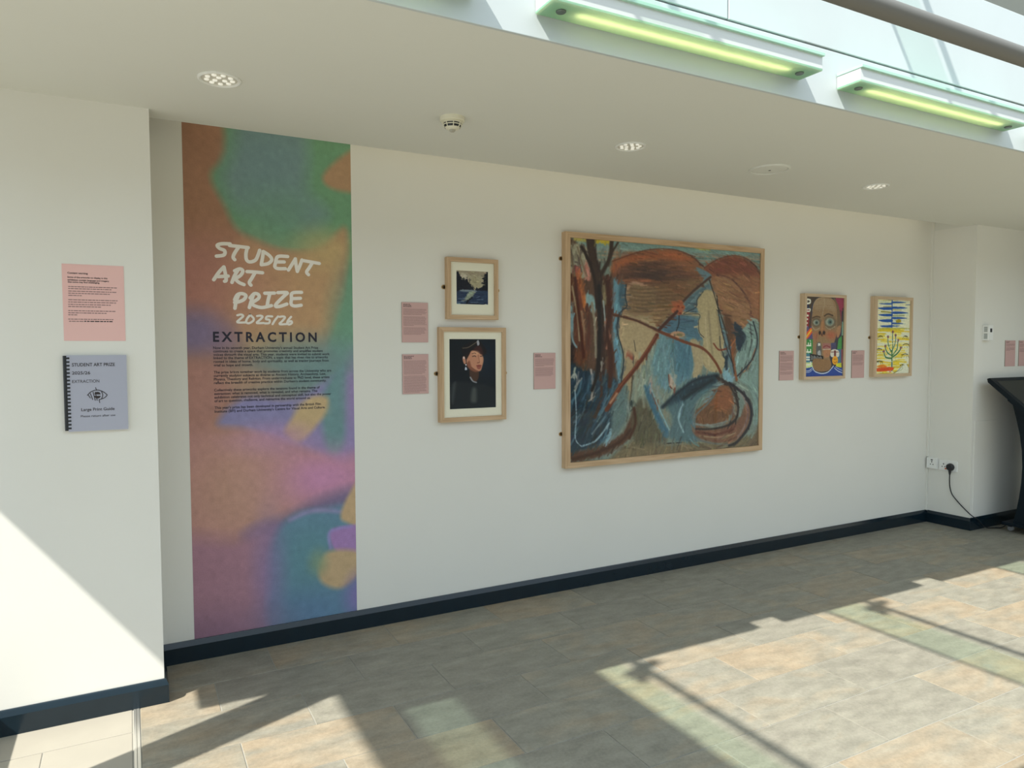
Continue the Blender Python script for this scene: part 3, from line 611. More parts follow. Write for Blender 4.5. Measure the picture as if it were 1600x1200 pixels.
obj('body_lettering', bt, M['navyink'], bn, label='small dark paragraphs of print')

# ------------------------------------------------------------------ pink wall labels
def wall_label(x, ztop, y, blocks, label, seed, wdt=0.148, hgt=0.213):
    t = thing('wall_label', (x, y, ztop - hgt), label, 'label', 'pink artwork labels')
    obj('card', MB().box(x, x + wdt, y - 0.0055, y - 0.005, ztop - hgt, ztop), M['pink'], t)
    obj('card_core', MB().box(x, x + wdt, y - 0.005, y, ztop - hgt, ztop), M['foam'], t)
    r = random.Random(seed); hd = MB(); tx = MB(); z = ztop - 0.012
    for i, (n, kind) in enumerate(blocks):
        for j in range(n):
            if kind == 'h': greek(hd, x + 0.008, z, r.uniform(0.035, 0.062), 0.0028, y - 0.0058, r); z -= 0.0062
            else: greek(tx, x + 0.008, z, (wdt - 0.016) * (r.uniform(0.9, 1.0) if j < n - 1 else r.uniform(0.4, 0.9)), 0.0021, y - 0.0058, r); z -= 0.0058
        z -= 0.0062
    obj('heading_print', hd, M['ink'], t); obj('small_print', tx, M['greyink'], t)
wall_label(1.283, 1.717, 0, [(3, 'h'), (6, 't'), (9, 't'), (7, 't')], 'pink label left of the small forest picture, upper of two beside the banner', 1)
wall_label(1.283, 1.440, 0, [(3, 'h'), (13, 't'), (16, 't')], 'pink label below another label, left of the portrait with the dark background', 2)
wall_label(2.091, 1.443, 0, [(3, 'h'), (8, 't'), (9, 't')], 'pink label alone between the dark portrait and the big painting', 3)
wall_label(4.130, 1.447, 0, [(3, 'h'), (8, 't'), (10, 't'), (4, 't')], 'pink label just right of the big painting, left of the collage face', 4)
wall_label(4.923, 1.447, 0, [(3, 'h'), (9, 't'), (4, 't')], 'pink label between the collage face and the cactus painting', 5)
wall_label(6.357, 1.524, PYR, [(2, 'h'), (4, 't'), (5, 't')], 'pink label on the right pillar, above the black kiosk, left one of two', 6)
wall_label(6.562, 1.524, PYR, [(2, 'h'), (5, 't'), (6, 't')], 'pink label on the right pillar cut by the picture edge above the black kiosk', 7)

# ------------------------------------------------------------------ content warning sheet and booklet on the left wall
cw = thing('warning_sheet', (-0.114, PYL, 1.50), 'large pink paper notice with black print taped to the left wall', 'notice')
obj('sheet', MB().box(-0.2205, -0.0105, PYL - 0.0012, PYL - 0.0002, 1.503, 1.800), M['pinkpaper'], cw)
hp = MB(); gp = MB(); yq = PYL - 0.0015
C = lambda cx_, cy_: onY(90 + cx_ * 0.11253, 405 + cy_ * 0.11253, yq)
def sheet_line(mb, s, cy_, x0, x1, size, bold): a = C(x0, cy_); b = C(x1, cy_); put_text(mb, s, a[0], a[2] - size / 2, size, yq, b[0] - a[0], bold)
sheet_line(hp, 'Content warning', 187, 135, 418, 0.0066, 0.03)
obj('heading_print', hp, M['ink'], cw); hp = MB(); sheet_line(hp, 'Some of the artworks on display in this', 246, 135, 690, 0.0058, 0.03); sheet_line(hp, 'exhibition contain language and imagery', 284, 137, 715, 0.0058, 0.03); sheet_line(hp, 'that some may find challenging.', 313, 138, 585, 0.0058, 0.03)
rr = random.Random(3)
for cy_, x1 in ((377, 822), (405, 748), (440, 832), (470, 725), (500, 335), (560, 832), (592, 812), (625, 738), (655, 602), (712, 818), (742, 700), (770, 292), (830, 775)):
    a = C(148, cy_); b = C(x1, cy_); greek(gp, a[0], a[2] - 0.002, b[0] - a[0], 0.0034, yq, rr)
a = C(158, 860); greek(gp, a[0], a[2] - 0.002, 0.05, 0.0034, yq, rr); obj('bold_print', hp, M['ink'], cw); hp = MB(); a = C(370, 862); greek(hp, a[0], a[2] - 0.002, 0.098, 0.0040, yq, rr)
obj('bold_print', hp, M['ink'], cw); obj('small_print', gp, M['greyink'], cw)

bk = thing('print_guide', (-0.116, PYL, 1.145), 'comb-bound booklet with grey-blue cover hanging on the left wall under the pink notice', 'booklet')
bx0, bx1, bz0, bz1 = -0.214, -0.010, 1.150, 1.447; by = PYL - 0.016
obj('back_board', MB().box(bx0 - 0.002, bx1 + 0.004, PYL - 0.003, PYL, bz0 - 0.006, bz1 - 0.002), M['page'], bk)
obj('page_block', MB().box(bx0 + 0.001, bx1 - 0.001, by + 0.0008, PYL - 0.003, bz0 + 0.001, bz1 - 0.001), M['page'], bk)
obj('cover', MB().box(bx0, bx1, by, by + 0.0008, bz0, bz1), M['cover'], bk)
obj('comb_spine', MB().tube([(bx0 - 0.005, PYL - 0.0105, bz0 + 0.004), (bx0 - 0.005, PYL - 0.0105, bz1 - 0.002)], 0.0075, 14), M['black'], bk, smooth=True)
tooth = None
for k in range(20):
    zz = bz0 + 0.010 + k * (bz1 - bz0 - 0.018) / 19.5
    if tooth is None: tooth = obj('comb_tooth', MB().box(bx0 - 0.004, bx0 + 0.010, by - 0.0016, by - 0.0001, zz, zz + 0.0068, 0.0005), M['black'], bk); z00 = zz
    else:
        o = tooth.copy(); COL.objects.link(o); o.location.z += zz - z00
yc_ = by - 0.0004; G = lambda a, b: onY(90 + a * 0.11662, 545 + b * 0.11662, yc_); gt = MB()
def gline(s, x0, x1, base, top, bold):
    gt = MB(); a = G(x0, base); b = G(x1, base); put_text(gt, s, a[0], a[2], G(x0, top)[2] - a[2], yc_, b[0] - a[0], bold); obj('cover_lettering', gt, M['ink'], bk)
gline('STUDENT ART PRIZE', 192, 768, 236, 192, 0.018); gline('2025/26', 192, 438, 345, 304, 0.016); gline('EXTRACTION', 197, 560, 458, 418, 0.004); gline('Large Print Guide', 318, 765, 835, 796, 0.016); gline('Please return after use', 312, 776, 918, 890, 0.005)
gt = MB()
gw = lambda pts: [(lambda q: (q[0], q[2]))(G(*p)) for p in pts]
for pts, wd in (([(400, 622), (450, 575), (530, 552), (610, 575), (665, 618)], 0.0030), ([(665, 618), (630, 655), (560, 682)], 0.0030), ([(510, 520), (520, 556)], 0.0026), ([(555, 680), (565, 722)], 0.0026), ([(590, 575), (605, 620), (590, 665)], 0.0028),
    ([(412, 620), (440, 660)], 0.0026), ([(440, 600), (470, 680)], 0.0028), ([(475, 580), (505, 690)], 0.0030), ([(505, 580), (530, 690)], 0.0030)): ribbon(gt, gw(pts), wd, yc_ - 0.0001)
for a0, a1, cy_ in ((0, 180, 612), (180, 360, 630)):
    P = [(535 + 42 * math.cos(math.radians(t)), cy_ - 36 * math.sin(math.radians(t))) for t in np.linspace(a0, a1, 13)]; q = gw(P); gt.add([(p[0], yc_ - 0.0001, p[1]) for p in q], [tuple(range(13))])
obj('eye_symbol', gt, M['ink'], bk)

# ------------------------------------------------------------------ framed pictures
def framed(name, x0, x1, z0, z1, d, rail, label, mount=0.0, wz='oak', glass=True, hangers=(), rail_l=None):
    t = thing(name, ((x0 + x1) / 2, 0, z0), label, 'picture')
    r = rail; mz, mx_ = M[wz + '_z'], M[wz + '_x']; yf = -d
    def rl_(poly, m): 
        mb = MB().prism(poly, yf, 0, 'y'); obj('frame_rail', mb, m, t)
    rl_([(x0, z1), (x1, z1), (x1 - r, z1 - r), (x0 + r, z1 - r)], mx_); rl_([(x0, z0), (x0 + r, z0 + r), (x1 - r, z0 + r), (x1, z0)], mx_)
    rl_([(x0, z0), (x0, z1), (x0 + r, z1 - r), (x0 + r, z0 + r)], mz); rl_([(x1, z0), (x1 - r, z0 + r), (x1 - r, z1 - r), (x1, z1)], mz)
    obj('back_board', MB().box(x0 + r * 0.6, x1 - r * 0.6, yf + 0.016, -0.002, z0 + r * 0.6, z1 - r * 0.6), M['foam'], t)
    if glass: obj('glazing', MB().box(x0 + r, x1 - r, yf + 0.005, yf + 0.007, z0 + r, z1 - r), M['glass'], t)
    for sd_, z in hangers:
        xx = x0 if sd_ == 'l' else x1; s_ = -1 if sd_ == 'l' else 1
        p = MB().box(min(xx, xx + s_ * 0.010), max(xx, xx + s_ * 0.010), -0.0045, -0.0005, z - 0.011, z + 0.011); p.lathe([(0.011, 0.0005), (0.011, 0.0045), (0, 0.0045)], (xx + s_ * 0.010, 0, z), (0, -1, 0), 20)
        pl = obj('hanging_plate', p, M['brass'], t, label='brass hanging plate')
        obj('screw', MB().lathe([(0.0055, 0.0044), (0.005, 0.0062), (0, 0.0068)], (xx + s_ * 0.012, 0, z), (0, -1, 0), 12), M['screw'], pl)
    return t
X = lambda u, v, y=0.0: onY(u, v, y)[0]
Z = lambda u, v, y=0.0: onY(u, v, y)[2]

# small forest picture
d = 0.034
f1 = framed('forest_picture', X(695, 450), X(778.8, 450, -d), Z(737, 499, -d), Z(737, 403.3, -d), d, 0.0235, 'small framed ink picture of a river between dark fir trees, cream mount', hangers=(('l', 1.806), ('r', 1.798)))
yp = -d + 0.0125
def mountboard(t, fx0, fx1, fz0, fz1, ox0, ox1, oz0, oz1, y):
    mb = MB(); o = [(fx0, fz0), (fx1, fz0), (fx1, fz1), (fx0, fz1)]; i = [(ox0, oz0), (ox1, oz0), (ox1, oz1), (ox0, oz1)]
    i2 = [(ox0 + 0.0015, oz0 + 0.0015), (ox1 - 0.0015, oz0 + 0.0015), (ox1 - 0.0015, oz1 - 0.0015), (ox0 + 0.0015, oz1 - 0.0015)]
    mb.add([(p[0], y, p[1]) for p in o] + [(p[0], y, p[1]) for p in i] + [(p[0], y + 0.002, p[1]) for p in i2], [(k, (k + 1) % 4, (k + 1) % 4 + 4, k + 4) for k in range(4)] + [(k + 4, (k + 1) % 4 + 4, (k + 1) % 4 + 8, k + 8) for k in range(4)])
    obj('mount_board', mb, M['mount'], t)
k3 = 0.0875; q = lambda a, b: onY(690 + a * k3, 395 + b * k3, yp)
ox0, ox1, oz0, oz1 = q(262, 600)[0], q(832, 600)[0], q(540, 925)[2], q(540, 322)[2]
mountboard(f1, f1.location.x - 0.155, f1.location.x + 0.155, Z(737, 498, -d) + 0.01, Z(737, 403.3, -d) - 0.01, ox0, ox1, oz0, oz1, yp - 0.002)
A = Art((ox0 - 0.006, ox1 + 0.006, oz0 - 0.006, oz1 + 0.006), yp + 0.0003, 110, 116, (160, 152, 130), gain=1.2).view(690, 395, k3)
A.poly([(260, 320), (840, 320), (840, 390), (260, 400)], (142, 130, 110), 60, 0.8).blob((590, 540), 130, 110, (156, 148, 118), 0.8, 0.7).blob((400, 420), 70, 60, (186, 180, 160), 0.8, 0.8)
for x_, s_ in ((560, 0), (600, 1), (640, 0), (680, 1)): A.line([(x_, 420), (x_ + 20, 520)], (140, 132, 104), 12, 12, 0.5)
A.poly([(255, 680), (255, 340), (290, 330), (320, 390), (350, 440), (360, 480), (395, 440), (420, 500), (455, 430), (475, 520), (500, 540), (520, 570), (540, 610), (555, 600), (580, 660), (600, 690), (255, 700)], (26, 28, 38), 12, 1, False)
for x_, h_ in ((300, 340), (395, 445), (455, 430), (500, 460), (430, 480), (525, 560), (555, 585), (350, 430)): A.line([(x_, h_), (x_, 660)], (24, 26, 36), 12, 8, 0.9, False)
A.poly([(850, 930), (720, 800), (715, 640), (745, 560), (705, 545), (755, 500), (715, 460), (770, 430), (715, 418), (780, 390), (795, 335), (850, 325)], (22, 24, 32), 10, 1, False).poly([(600, 660), (625, 615), (650, 640), (720, 610), (730, 690), (600, 690)], (26, 30, 42), 10, 1, False)
for yy in (430, 465, 520, 560): A.line([(705, yy), (750, yy + 8), (790, yy - 6)], (150, 146, 128), 5, 6, 0.5)
A.poly([(255, 690), (600, 680), (850, 700), (850, 935), (255, 935)], (44, 58, 82), 16)
A.poly([(340, 660), (560, 660), (640, 690), (560, 700), (360, 690)], (118, 130, 138), 14, 0.8).poly([(420, 800), (490, 700), (590, 690), (570, 760), (520, 800), (440, 850), (360, 860)], (134, 142, 126), 20, 0.9)
for a, b in (((280, 720), (460, 735)), ((280, 760), (440, 770)), ((290, 845), (420, 830)), ((560, 870), (760, 860)), ((540, 830), (700, 800)), ((600, 740), (720, 760))): A.line([a, b], (30, 44, 70), 16, 10, 0.8)
for a, b in (((300, 820), (420, 810)), ((520, 890), (650, 880)), ((620, 800), (680, 780)), ((280, 880), (380, 870)), ((640, 840), (740, 830))): A.line([a, b], (110, 128, 150), 9, 8, 0.8)
A.line([(445, 910), (475, 850), (545, 800)], (20, 22, 30), 26, 8).line([(440, 905), (640, 912), (830, 905)], (22, 24, 32), 16, 8).line([(262, 905), (330, 905)], (120, 150, 165), 14, 6).line([(262, 928), (450, 935), (840, 926)], (206, 204, 190), 14, 6)
A.impasto(250, 0.10, 14, 50, lambda x, y: (1, 0.15), 4).noise(0.04, 2, 2, 4).build('print', f1, art_mat('forest_print', 0.7))

# dark portrait
d = 0.036
f2 = framed('dark_portrait', X(683.5, 585), X(791, 585, -d), Z(737, 658, -d), Z(737, 511.5, -d), d, 0.0245, 'framed portrait of a person in a dark cap and pearl earring on black', hangers=(('l', 1.333), ('r', 1.330)))
yp = -d + 0.0125; k4 = 0.13333; q = lambda a, b: onY(675 + a * k4, 505 + b * k4, yp)
ox0, ox1, oz0, oz1 = q(204, 600)[0], q(749, 600)[0], q(470, 1000)[2], q(470, 184)[2]; fx = f2.location.x
mountboard(f2, fx - 0.19, fx + 0.19, Z(737, 658, -d) + 0.01, Z(737, 511.5, -d) - 0.01, ox0, ox1, oz0, oz1, yp - 0.002)
A = Art((ox0 - 0.006, ox1 + 0.006, oz0 - 0.006, oz1 + 0.006), yp + 0.0003, 130, 194, (16, 22, 27), gain=1.35).view(675, 505, k4)
A.blob((640, 420), 130, 200, (18, 30, 42), 0.9, 0.9)
A.poly([(340, 300), (430, 230), (540, 200), (600, 260), (640, 330), (600, 380), (420, 420), (380, 390)], (22, 20, 22), 14)
A.poly([(470, 330), (520, 270), (570, 270), (600, 360), (540, 350)], (52, 28, 26), 18, 0.9)
A.line([(360, 292), (420, 285), (480, 250), (530, 215)], (96, 84, 70), 9, 6, 0.9).poly([(525, 215), (545, 200), (556, 245), (535, 262)], (150, 150, 155), 6)
A.poly([(450, 470), (540, 520), (545, 640), (500, 690), (445, 640)], (66, 46, 36), 14)
A.poly([(455, 330), (500, 325), (560, 355), (592, 380), (604, 430), (590, 500), (570, 555), (530, 560), (470, 520), (410, 480), (410, 400)], (172, 122, 96), 12)
A.poly([(405, 480), (440, 440), (470, 520), (540, 560), (500, 570), (430, 530)], (122, 76, 58), 16, 0.9).poly([(430, 340), (455, 330), (420, 400), (405, 420), (395, 380)], (34, 24, 22), 8)
A.blob((510, 350), 40, 24, (192, 148, 116), 0.8, 0.8).blob((575, 430), 18, 50, (186, 140, 110), 0.8, 0.7)
A.line([(468, 358), (500, 350), (515, 358)], (70, 46, 40), 7, 5, 0.9).line([(565, 360), (595, 368)], (70, 46, 40), 6, 5, 0.9)
A.line([(475, 390), (500, 382), (512, 392)], (44, 28, 26), 9, 5).line([(565, 388), (590, 384)], (44, 28, 26), 8, 5)
A.line([(540, 370), (552, 430), (556, 458), (535, 462)], (134, 86, 66), 8, 6, 0.8).line([(530, 466), (555, 462)], (92, 52, 42), 7, 5, 0.9)
A.poly([(515, 500), (545, 488), (580, 492), (575, 505), (548, 512)], (120, 56, 50), 5).poly([(525, 512), (575, 508), (565, 535), (540, 538)], (134, 78, 64), 6)
A.poly([(360, 400), (378, 388), (392, 420), (396, 470), (378, 478), (362, 440)], (170, 120, 96), 6).blob((374, 405), 8, 12, (206, 200, 196), 0.5).blob((398, 488), 7, 8, (222, 222, 226), 0.4).poly([(385, 545), (395, 510), (412, 540), (400, 548)], (178, 188, 200), 6)
A.line([(450, 635), (480, 680), (520, 695)], (140, 142, 146), 16, 8, 0.9)
A.poly([(205, 1010), (215, 740), (280, 690), (440, 690), (520, 710), (640, 720), (750, 800), (750, 1010)], (28, 33, 36), 40).poly([(225, 900), (240, 720), (285, 690), (270, 830), (250, 950)], (54, 58, 60), 24, 0.7)
A.poly([(450, 880), (470, 760), (520, 760), (530, 860), (520, 930), (460, 930)], (66, 70, 68), 26, 0.7)
A.build('print', f2, art_mat('portrait_print', 0.6))

# big painting
d = 0.045
f3 = framed('big_painting', X(877.6, 545), X(1193, 545, -d), Z(1030, 718.5, -d), Z(1030, 374.0, -d), d, 0.034, 'very large square framed painting of two pale figures, brown hills and dark trees', hangers=(('l', 2.003), ('l', 0.955)))
px0, px1, pz0, pz1 = X(888.5, 545, -d), X(1189.0, 545, -d), Z(1030, 711.5, -d), Z(1030, 380.5, -d)
yp = -d + 0.010
A = Art((px0 - 0.01, px1 + 0.012, pz0 - 0.012, pz1 + 0.012), yp, 330, 340, (118, 132, 122), gain=1.05)
S6 = lambda: A.view(860, 350, 0.325)
S6()
OUT = [([(105, 300), (130, 440), (140, 560)], (150, 132, 104), 6, 4, 0.85), ([(200, 380), (215, 500), (218, 640)], (136, 128, 108), 9, 6, 0.8), ([(255, 370), (262, 460), (268, 540)], (150, 160, 156), 5, 3, 0.9), ([(262, 470), (282, 530), (270, 600)], (158, 112, 92), 7, 5, 0.9),
 ([(150, 420), (162, 520), (160, 600)], (140, 112, 84), 6, 5, 0.8), ([(92, 120), (108, 200), (120, 260)], (112, 96, 74), 8, 5, 0.8), ([(130, 110), (150, 180), (175, 250)], (120, 104, 82), 7, 5, 0.8), ([(95, 460), (105, 550), (125, 592)], (124, 146, 150), 8, 5, 0.85),
 ([(296, 180), (440, 130), (540, 119), (620, 129), (690, 162), (740, 210)], (92, 56, 42), 4, 3, 0.8), ([(740, 212), (800, 172), (880, 152), (960, 176), (1005, 240)], (92, 56, 44), 4, 3, 0.8), ([(430, 620), (438, 760), (450, 880)], (152, 156, 138), 12, 10, 0.6), ([(405, 690), (412, 800), (400, 880)], (146, 148, 126), 14, 10, 0.6),
 ([(480, 640), (500, 760), (540, 860)], (124, 146, 142), 10, 10, 0.6), ([(540, 580), (560, 680), (600, 760)], (122, 154, 160), 9, 9, 0.6), ([(600, 560), (650, 640), (660, 720)], (74, 108, 124), 16, 14, 0.6), ([(455, 780), (490, 880), (560, 1000)], (66, 104, 122), 16, 9, 0.75), ([(478, 775), (520, 880), (572, 990)], (132, 166, 172), 5, 5, 0.8), ([(365, 290), (360, 350), (368, 395), (340, 420), (325, 460), (322, 520), (345, 600), (352, 660), (340, 760)], (40, 50, 56), 4.5, 3, 0.9),
 ([(735, 325), (705, 365), (700, 400), (640, 432), (715, 434), (712, 470), (716, 520), (738, 545)], (50, 56, 58), 4, 3, 0.85), ([(800, 345), (815, 470), (845, 590), (880, 680)], (40, 44, 46), 5, 3, 0.9),
 ([(815, 540), (818, 590), (836, 640)], (40, 46, 52), 4.5, 3, 0.9), ([(785, 575), (810, 605), (845, 600)], (116, 58, 40), 8, 4, 0.9), ([(975, 470), (995, 560), (970, 650), (900, 730)], (36, 46, 56), 7, 4, 0.9),
 ([(765, 270), (800, 380), (850, 540), (885, 720)], (56, 46, 38), 5, 4, 0.9), ([(300, 437), (400, 460), (520, 515)], (84, 52, 36), 8, 4, 0.95), ([(520, 515), (640, 565), (735, 600), (790, 660), (820, 715)], (112, 64, 40), 13, 5, 0.95),
 ([(770, 255), (690, 320), (640, 370)], (74, 54, 44), 9, 4, 0.95), ([(610, 420), (560, 470), (522, 510)], (76, 46, 34), 14, 4, 0.95), ([(512, 535), (460, 620), (395, 710), (330, 790), (285, 870), (272, 892)], (100, 54, 34), 19, 5, 0.95),
 ([(506, 540), (450, 625), (380, 720), (310, 812)], (146, 88, 62), 5, 4, 0.7), ([(320, 815), (288, 860)], (166, 126, 98), 11, 6, 0.9), ([(618, 440), (616, 480), (605, 515)], (40, 44, 46), 4, 3, 0.9),
 ([(860, 765), (930, 820), (965, 890), (955, 970), (900, 1045), (860, 1065)], (40, 40, 46), 12, 6, 0.9), ([(800, 735), (860, 775), (900, 860), (895, 930), (860, 965), (780, 985), (700, 985)], (52, 46, 44), 11, 6, 0.85),
 ([(690, 960), (760, 968), (850, 948)], (128, 134, 126), 8, 5, 0.85), ([(232, 300), (236, 520), (228, 700), (200, 800)], (34, 28, 24), 15, 7, 0.9), ([(295, 80), (285, 160), (240, 250)], (60, 46, 34), 15, 5, 0.9), ([(325, 90), (300, 130)], (60, 48, 36), 8, 4, 0.9),
 ([(190, 66), (205, 160), (226, 260)], (66, 50, 38), 22, 8, 0.9), ([(150, 110), (190, 190), (215, 280), (225, 400)], (48, 36, 28), 12, 6, 0.9), ([(402, 560), (410, 612)], (70, 66, 58), 4, 3, 0.8), ([(118, 800), (125, 920), (120, 1030), (150, 1070)], (150, 172, 180), 3, 3, 0.7),
 ([(150, 1068), (220, 1040), (280, 960)], (140, 166, 174), 5, 5, 0.7), ([(540, 880), (620, 805), (700, 750), (800, 728)], (30, 44, 54), 16, 12, 0.8), ([(640, 840), (700, 800), (780, 750)], (34, 48, 54), 22, 14, 0.8), ([(695, 975), (700, 920), (760, 860), (800, 800)], (96, 116, 118), 8, 6, 0.8),
 ([(160, 640), (152, 560), (135, 420), (118, 260)], (78, 42, 26), 14, 7, 0.85), ([(285, 780), (290, 640), (272, 520), (284, 420), (272, 280)], (70, 40, 26), 20, 8, 0.85), ([(380, 1030), (408, 960), (402, 885)], (74, 46, 32), 14, 8, 0.85), ([(110, 1130), (220, 1100), (330, 1050), (385, 990)], (70, 46, 34), 16, 8, 0.85)]
# sky strips
A.poly([(60, 40), (1040, 100), (1040, 200), (60, 150)], (122, 148, 142), 10, 1, False)
A.poly([(80, 60), (300, 75), (300, 95), (80, 80)], (178, 168, 92), 8, 0.9, False).poly([(215, 72), (285, 76), (280, 95), (220, 92)], (196, 176, 60), 5, 1, False).poly([(700, 112), (770, 118), (770, 128), (720, 126)], (164, 158, 90), 6, 0.8, False)
for yy, c in ((118, (128, 142, 140)), (132, (168, 148, 122)), (142, (96, 116, 110)), (150, (178, 146, 118)), (160, (126, 132, 120)), (172, (172, 140, 118)), (184, (120, 112, 104))): A.line([(90, yy - 8), (330, yy + 5)], c, 7, 6, 0.8, False)
for yy, c in ((150, (126, 120, 104)), (160, (168, 130, 104)), (170, (86, 104, 96)), (182, (150, 120, 100)), (196, (96, 104, 94))): A.line([(690, yy - 6), (790, yy - 2), (1020, yy + 12)], c, 6, 6, 0.85, True)
# left hill
A.poly([(296, 178), (360, 150), (440, 128), (540, 118), (620, 128), (690, 160), (720, 195), (745, 240), (720, 290), (655, 350), (590, 400), (540, 490), (440, 480), (330, 440), (365, 380), (360, 290), (330, 285), (318, 350), (300, 290)], (132, 92, 64), 8)
A.poly([(300, 190), (440, 140), (600, 128), (690, 165), (640, 180), (480, 160), (340, 220), (300, 260)], (160, 96, 62), 20, 0.85)
A.poly([(310, 290), (300, 240), (400, 190), (560, 180), (660, 220), (700, 270), (580, 300), (460, 290), (360, 270)], (102, 72, 56), 36, 0.9).blob((490, 245), 110, 44, (74, 56, 48), 0.8, 0.9).blob((430, 150), 130, 16, (142, 84, 52), 0.9, 0.7)
A.poly([(375, 300), (500, 290), (720, 270), (640, 380), (540, 480), (430, 450), (380, 420), (375, 380)], (122, 98, 68), 34, 0.95).blob((600, 320), 70, 36, (120, 78, 52), 0.9, 0.7)
for i in range(26):
    y_ = 300 + RNG.uniform(0, 170); x_ = 380 + RNG.uniform(0, 160); c = [(104, 82, 58), (146, 120, 86), (122, 80, 54), (96, 78, 54)][i % 4]; A.line([(x_, y_), (x_ + 60, y_ + 3), (x_ + RNG.uniform(90, 160), y_ - 2)], c, 7, 8, 0.6)
for i in range(22):
    y_ = 150 + RNG.uniform(0, 150); x_ = 320 + RNG.uniform(0, 260); c = [(150, 98, 66), (96, 70, 54), (128, 88, 62)][i % 3]; A.line([(x_, y_), (x_ + 60, y_ - 6), (x_ + 120, y_ - 2)], c, 8, 10, 0.5)
A.line([(640, 140), (690, 165), (735, 205), (770, 215)], (92, 60, 48), 6, 5, 0.9)
# right hill
A.poly([(735, 215), (800, 170), (870, 150), (950, 170), (1000, 220), (1025, 330), (1025, 470), (975, 455), (950, 520), (910, 490), (880, 470), (900, 640), (870, 600), (840, 480), (800, 370), (770, 270)], (138, 96, 68), 8)
A.poly([(740, 215), (850, 155), (960, 180), (1000, 250), (900, 240), (800, 250)], (120, 72, 54), 22, 0.9).poly([(780, 265), (860, 255), (940, 330), (965, 430), (920, 500), (860, 470), (810, 380)], (146, 110, 78), 26, 0.9)
A.blob((1000, 350), 30, 90, (152, 104, 72), 0.8, 0.8).line([(800, 245), (870, 265), (930, 330), (960, 390), (965, 450)], (84, 52, 46), 8, 6, 0.9)
A.line([(935, 165), (990, 205), (1010, 250)], (70, 52, 44), 6, 5).line([(880, 150), (950, 165)], (170, 120, 90), 5, 5, 0.8)
for i in range(20):
    y_ = 240 + RNG.uniform(0, 240); x_ = 800 + RNG.uniform(0, 90); A.line([(x_, y_), (x_ + 40, y_ + 12), (x_ + 90, y_ + 14)], [(118, 84, 60), (162, 122, 88), (128, 86, 62)][i % 3], 7, 8, 0.5)
A.poly([(840, 430), (880, 480), (880, 640), (850, 580), (835, 500)], (92, 66, 46), 16, 0.8)
# water and ground
A.poly([(290, 270), (335, 300), (370, 370), (330, 440), (322, 540), (340, 620), (330, 760), (290, 800), (290, 500)], (102, 140, 152), 10).poly([(330, 290), (362, 290), (365, 380), (345, 410), (330, 380)], (72, 100, 112), 8, 0.9)
A.poly([(520, 500), (600, 430), (640, 440), (740, 480), (760, 560), (690, 560), (700, 700), (640, 760), (560, 800), (480, 700), (470, 600)], (104, 136, 140), 14)
A.poly([(540, 500), (600, 440), (720, 460), (740, 540), (690, 560), (640, 530), (570, 530)], (78, 108, 122), 16, 0.9).blob((640, 640), 60, 110, (78, 116, 130), 0.7, 0.9)
A.poly([(700, 210), (745, 225), (775, 250), (755, 290), (690, 330), (640, 390), (650, 440), (720, 430), (705, 400), (715, 350), (750, 315), (790, 330), (800, 400), (850, 540), (880, 650), (905, 720), (880, 740), (840, 600), (800, 420), (765, 280), (740, 270)], (98, 122, 128), 8)
A.poly([(650, 370), (740, 300), (765, 295), (730, 340), (705, 400), (670, 420)], (84, 106, 112), 10, 0.9)
for i in range(6): A.line([(650 + i * 6, 400 - i * 6), (700 + i * 4, 370 - i * 9)], (120, 142, 146), 3, 3, 0.7, False)
A.poly([(905, 540), (960, 470), (1000, 500), (1012, 900), (980, 960), (960, 800), (900, 740), (890, 640)], (124, 148, 140), 10).poly([(885, 470), (930, 520), (940, 550), (905, 610), (890, 560)], (38, 54, 66), 8)
A.line([(975, 470), (995, 560), (970, 650), (900, 730)], (44, 54, 64), 7, 5).line([(960, 480), (965, 580), (930, 700)], (60, 64, 66), 5, 4, 0.9).line([(985, 600), (950, 690), (905, 725)], (150, 96, 62), 8, 6, 0.8)
A.poly([(395, 640), (480, 600), (520, 540), (480, 720), (560, 820), (600, 780), (570, 920), (480, 1000), (400, 1060), (330, 960), (350, 780)], (128, 138, 124), 16)
for i in range(34):
    x_ = 400 + RNG.uniform(0, 200); y_ = 580 + RNG.uniform(0, 330); c = [(150, 156, 140), (104, 124, 122), (96, 112, 112), (132, 120, 98)][i % 4]; A.line([(x_, y_), (x_ + RNG.uniform(-14, 14), y_ + 40), (x_ + RNG.uniform(-10, 20), y_ + 80)], c, 6, 6, 0.55)
# left figure
A.poly([(372, 300), (395, 280), (430, 285), (450, 320), (440, 360), (470, 420), (520, 520), (510, 560), (470, 620), (440, 690), (400, 720), (380, 860), (360, 900), (345, 820), (350, 700), (352, 620), (330, 540), (325, 480), (340, 430), (375, 400), (365, 350)], (158, 140, 108), 8)
A.poly([(372, 300), (400, 282), (470, 300), (520, 330), (500, 420), (420, 440), (360, 420), (366, 350)], (124, 102, 76), 22, 0.95).line([(372, 330), (375, 300), (400, 283), (440, 290)], (164, 132, 106), 12, 10, 0.9).line([(370, 340), (372, 390), (350, 430)], (160, 128, 98), 12, 10, 0.8)
for i in range(14): y_ = 310 + i * 9; A.line([(385 + (i % 3) * 14, y_), (450, y_ + 4), (560 + (i % 4) * 20, y_ - 4)], [(100, 78, 54), (140, 114, 82)][i % 2], 6, 6, 0.6)
A.poly([(345, 520), (400, 480), (500, 530), (470, 600), (420, 640), (370, 620), (345, 580)], (172, 154, 120), 14, 0.8)
A.line([(365, 290), (360, 350), (368, 395), (340, 420), (325, 460), (322, 520), (345, 600), (352, 660), (340, 760)], (58, 70, 76), 5, 4, 0.9).line([(402, 560), (410, 610)], (90, 84, 72), 5, 4, 0.9)
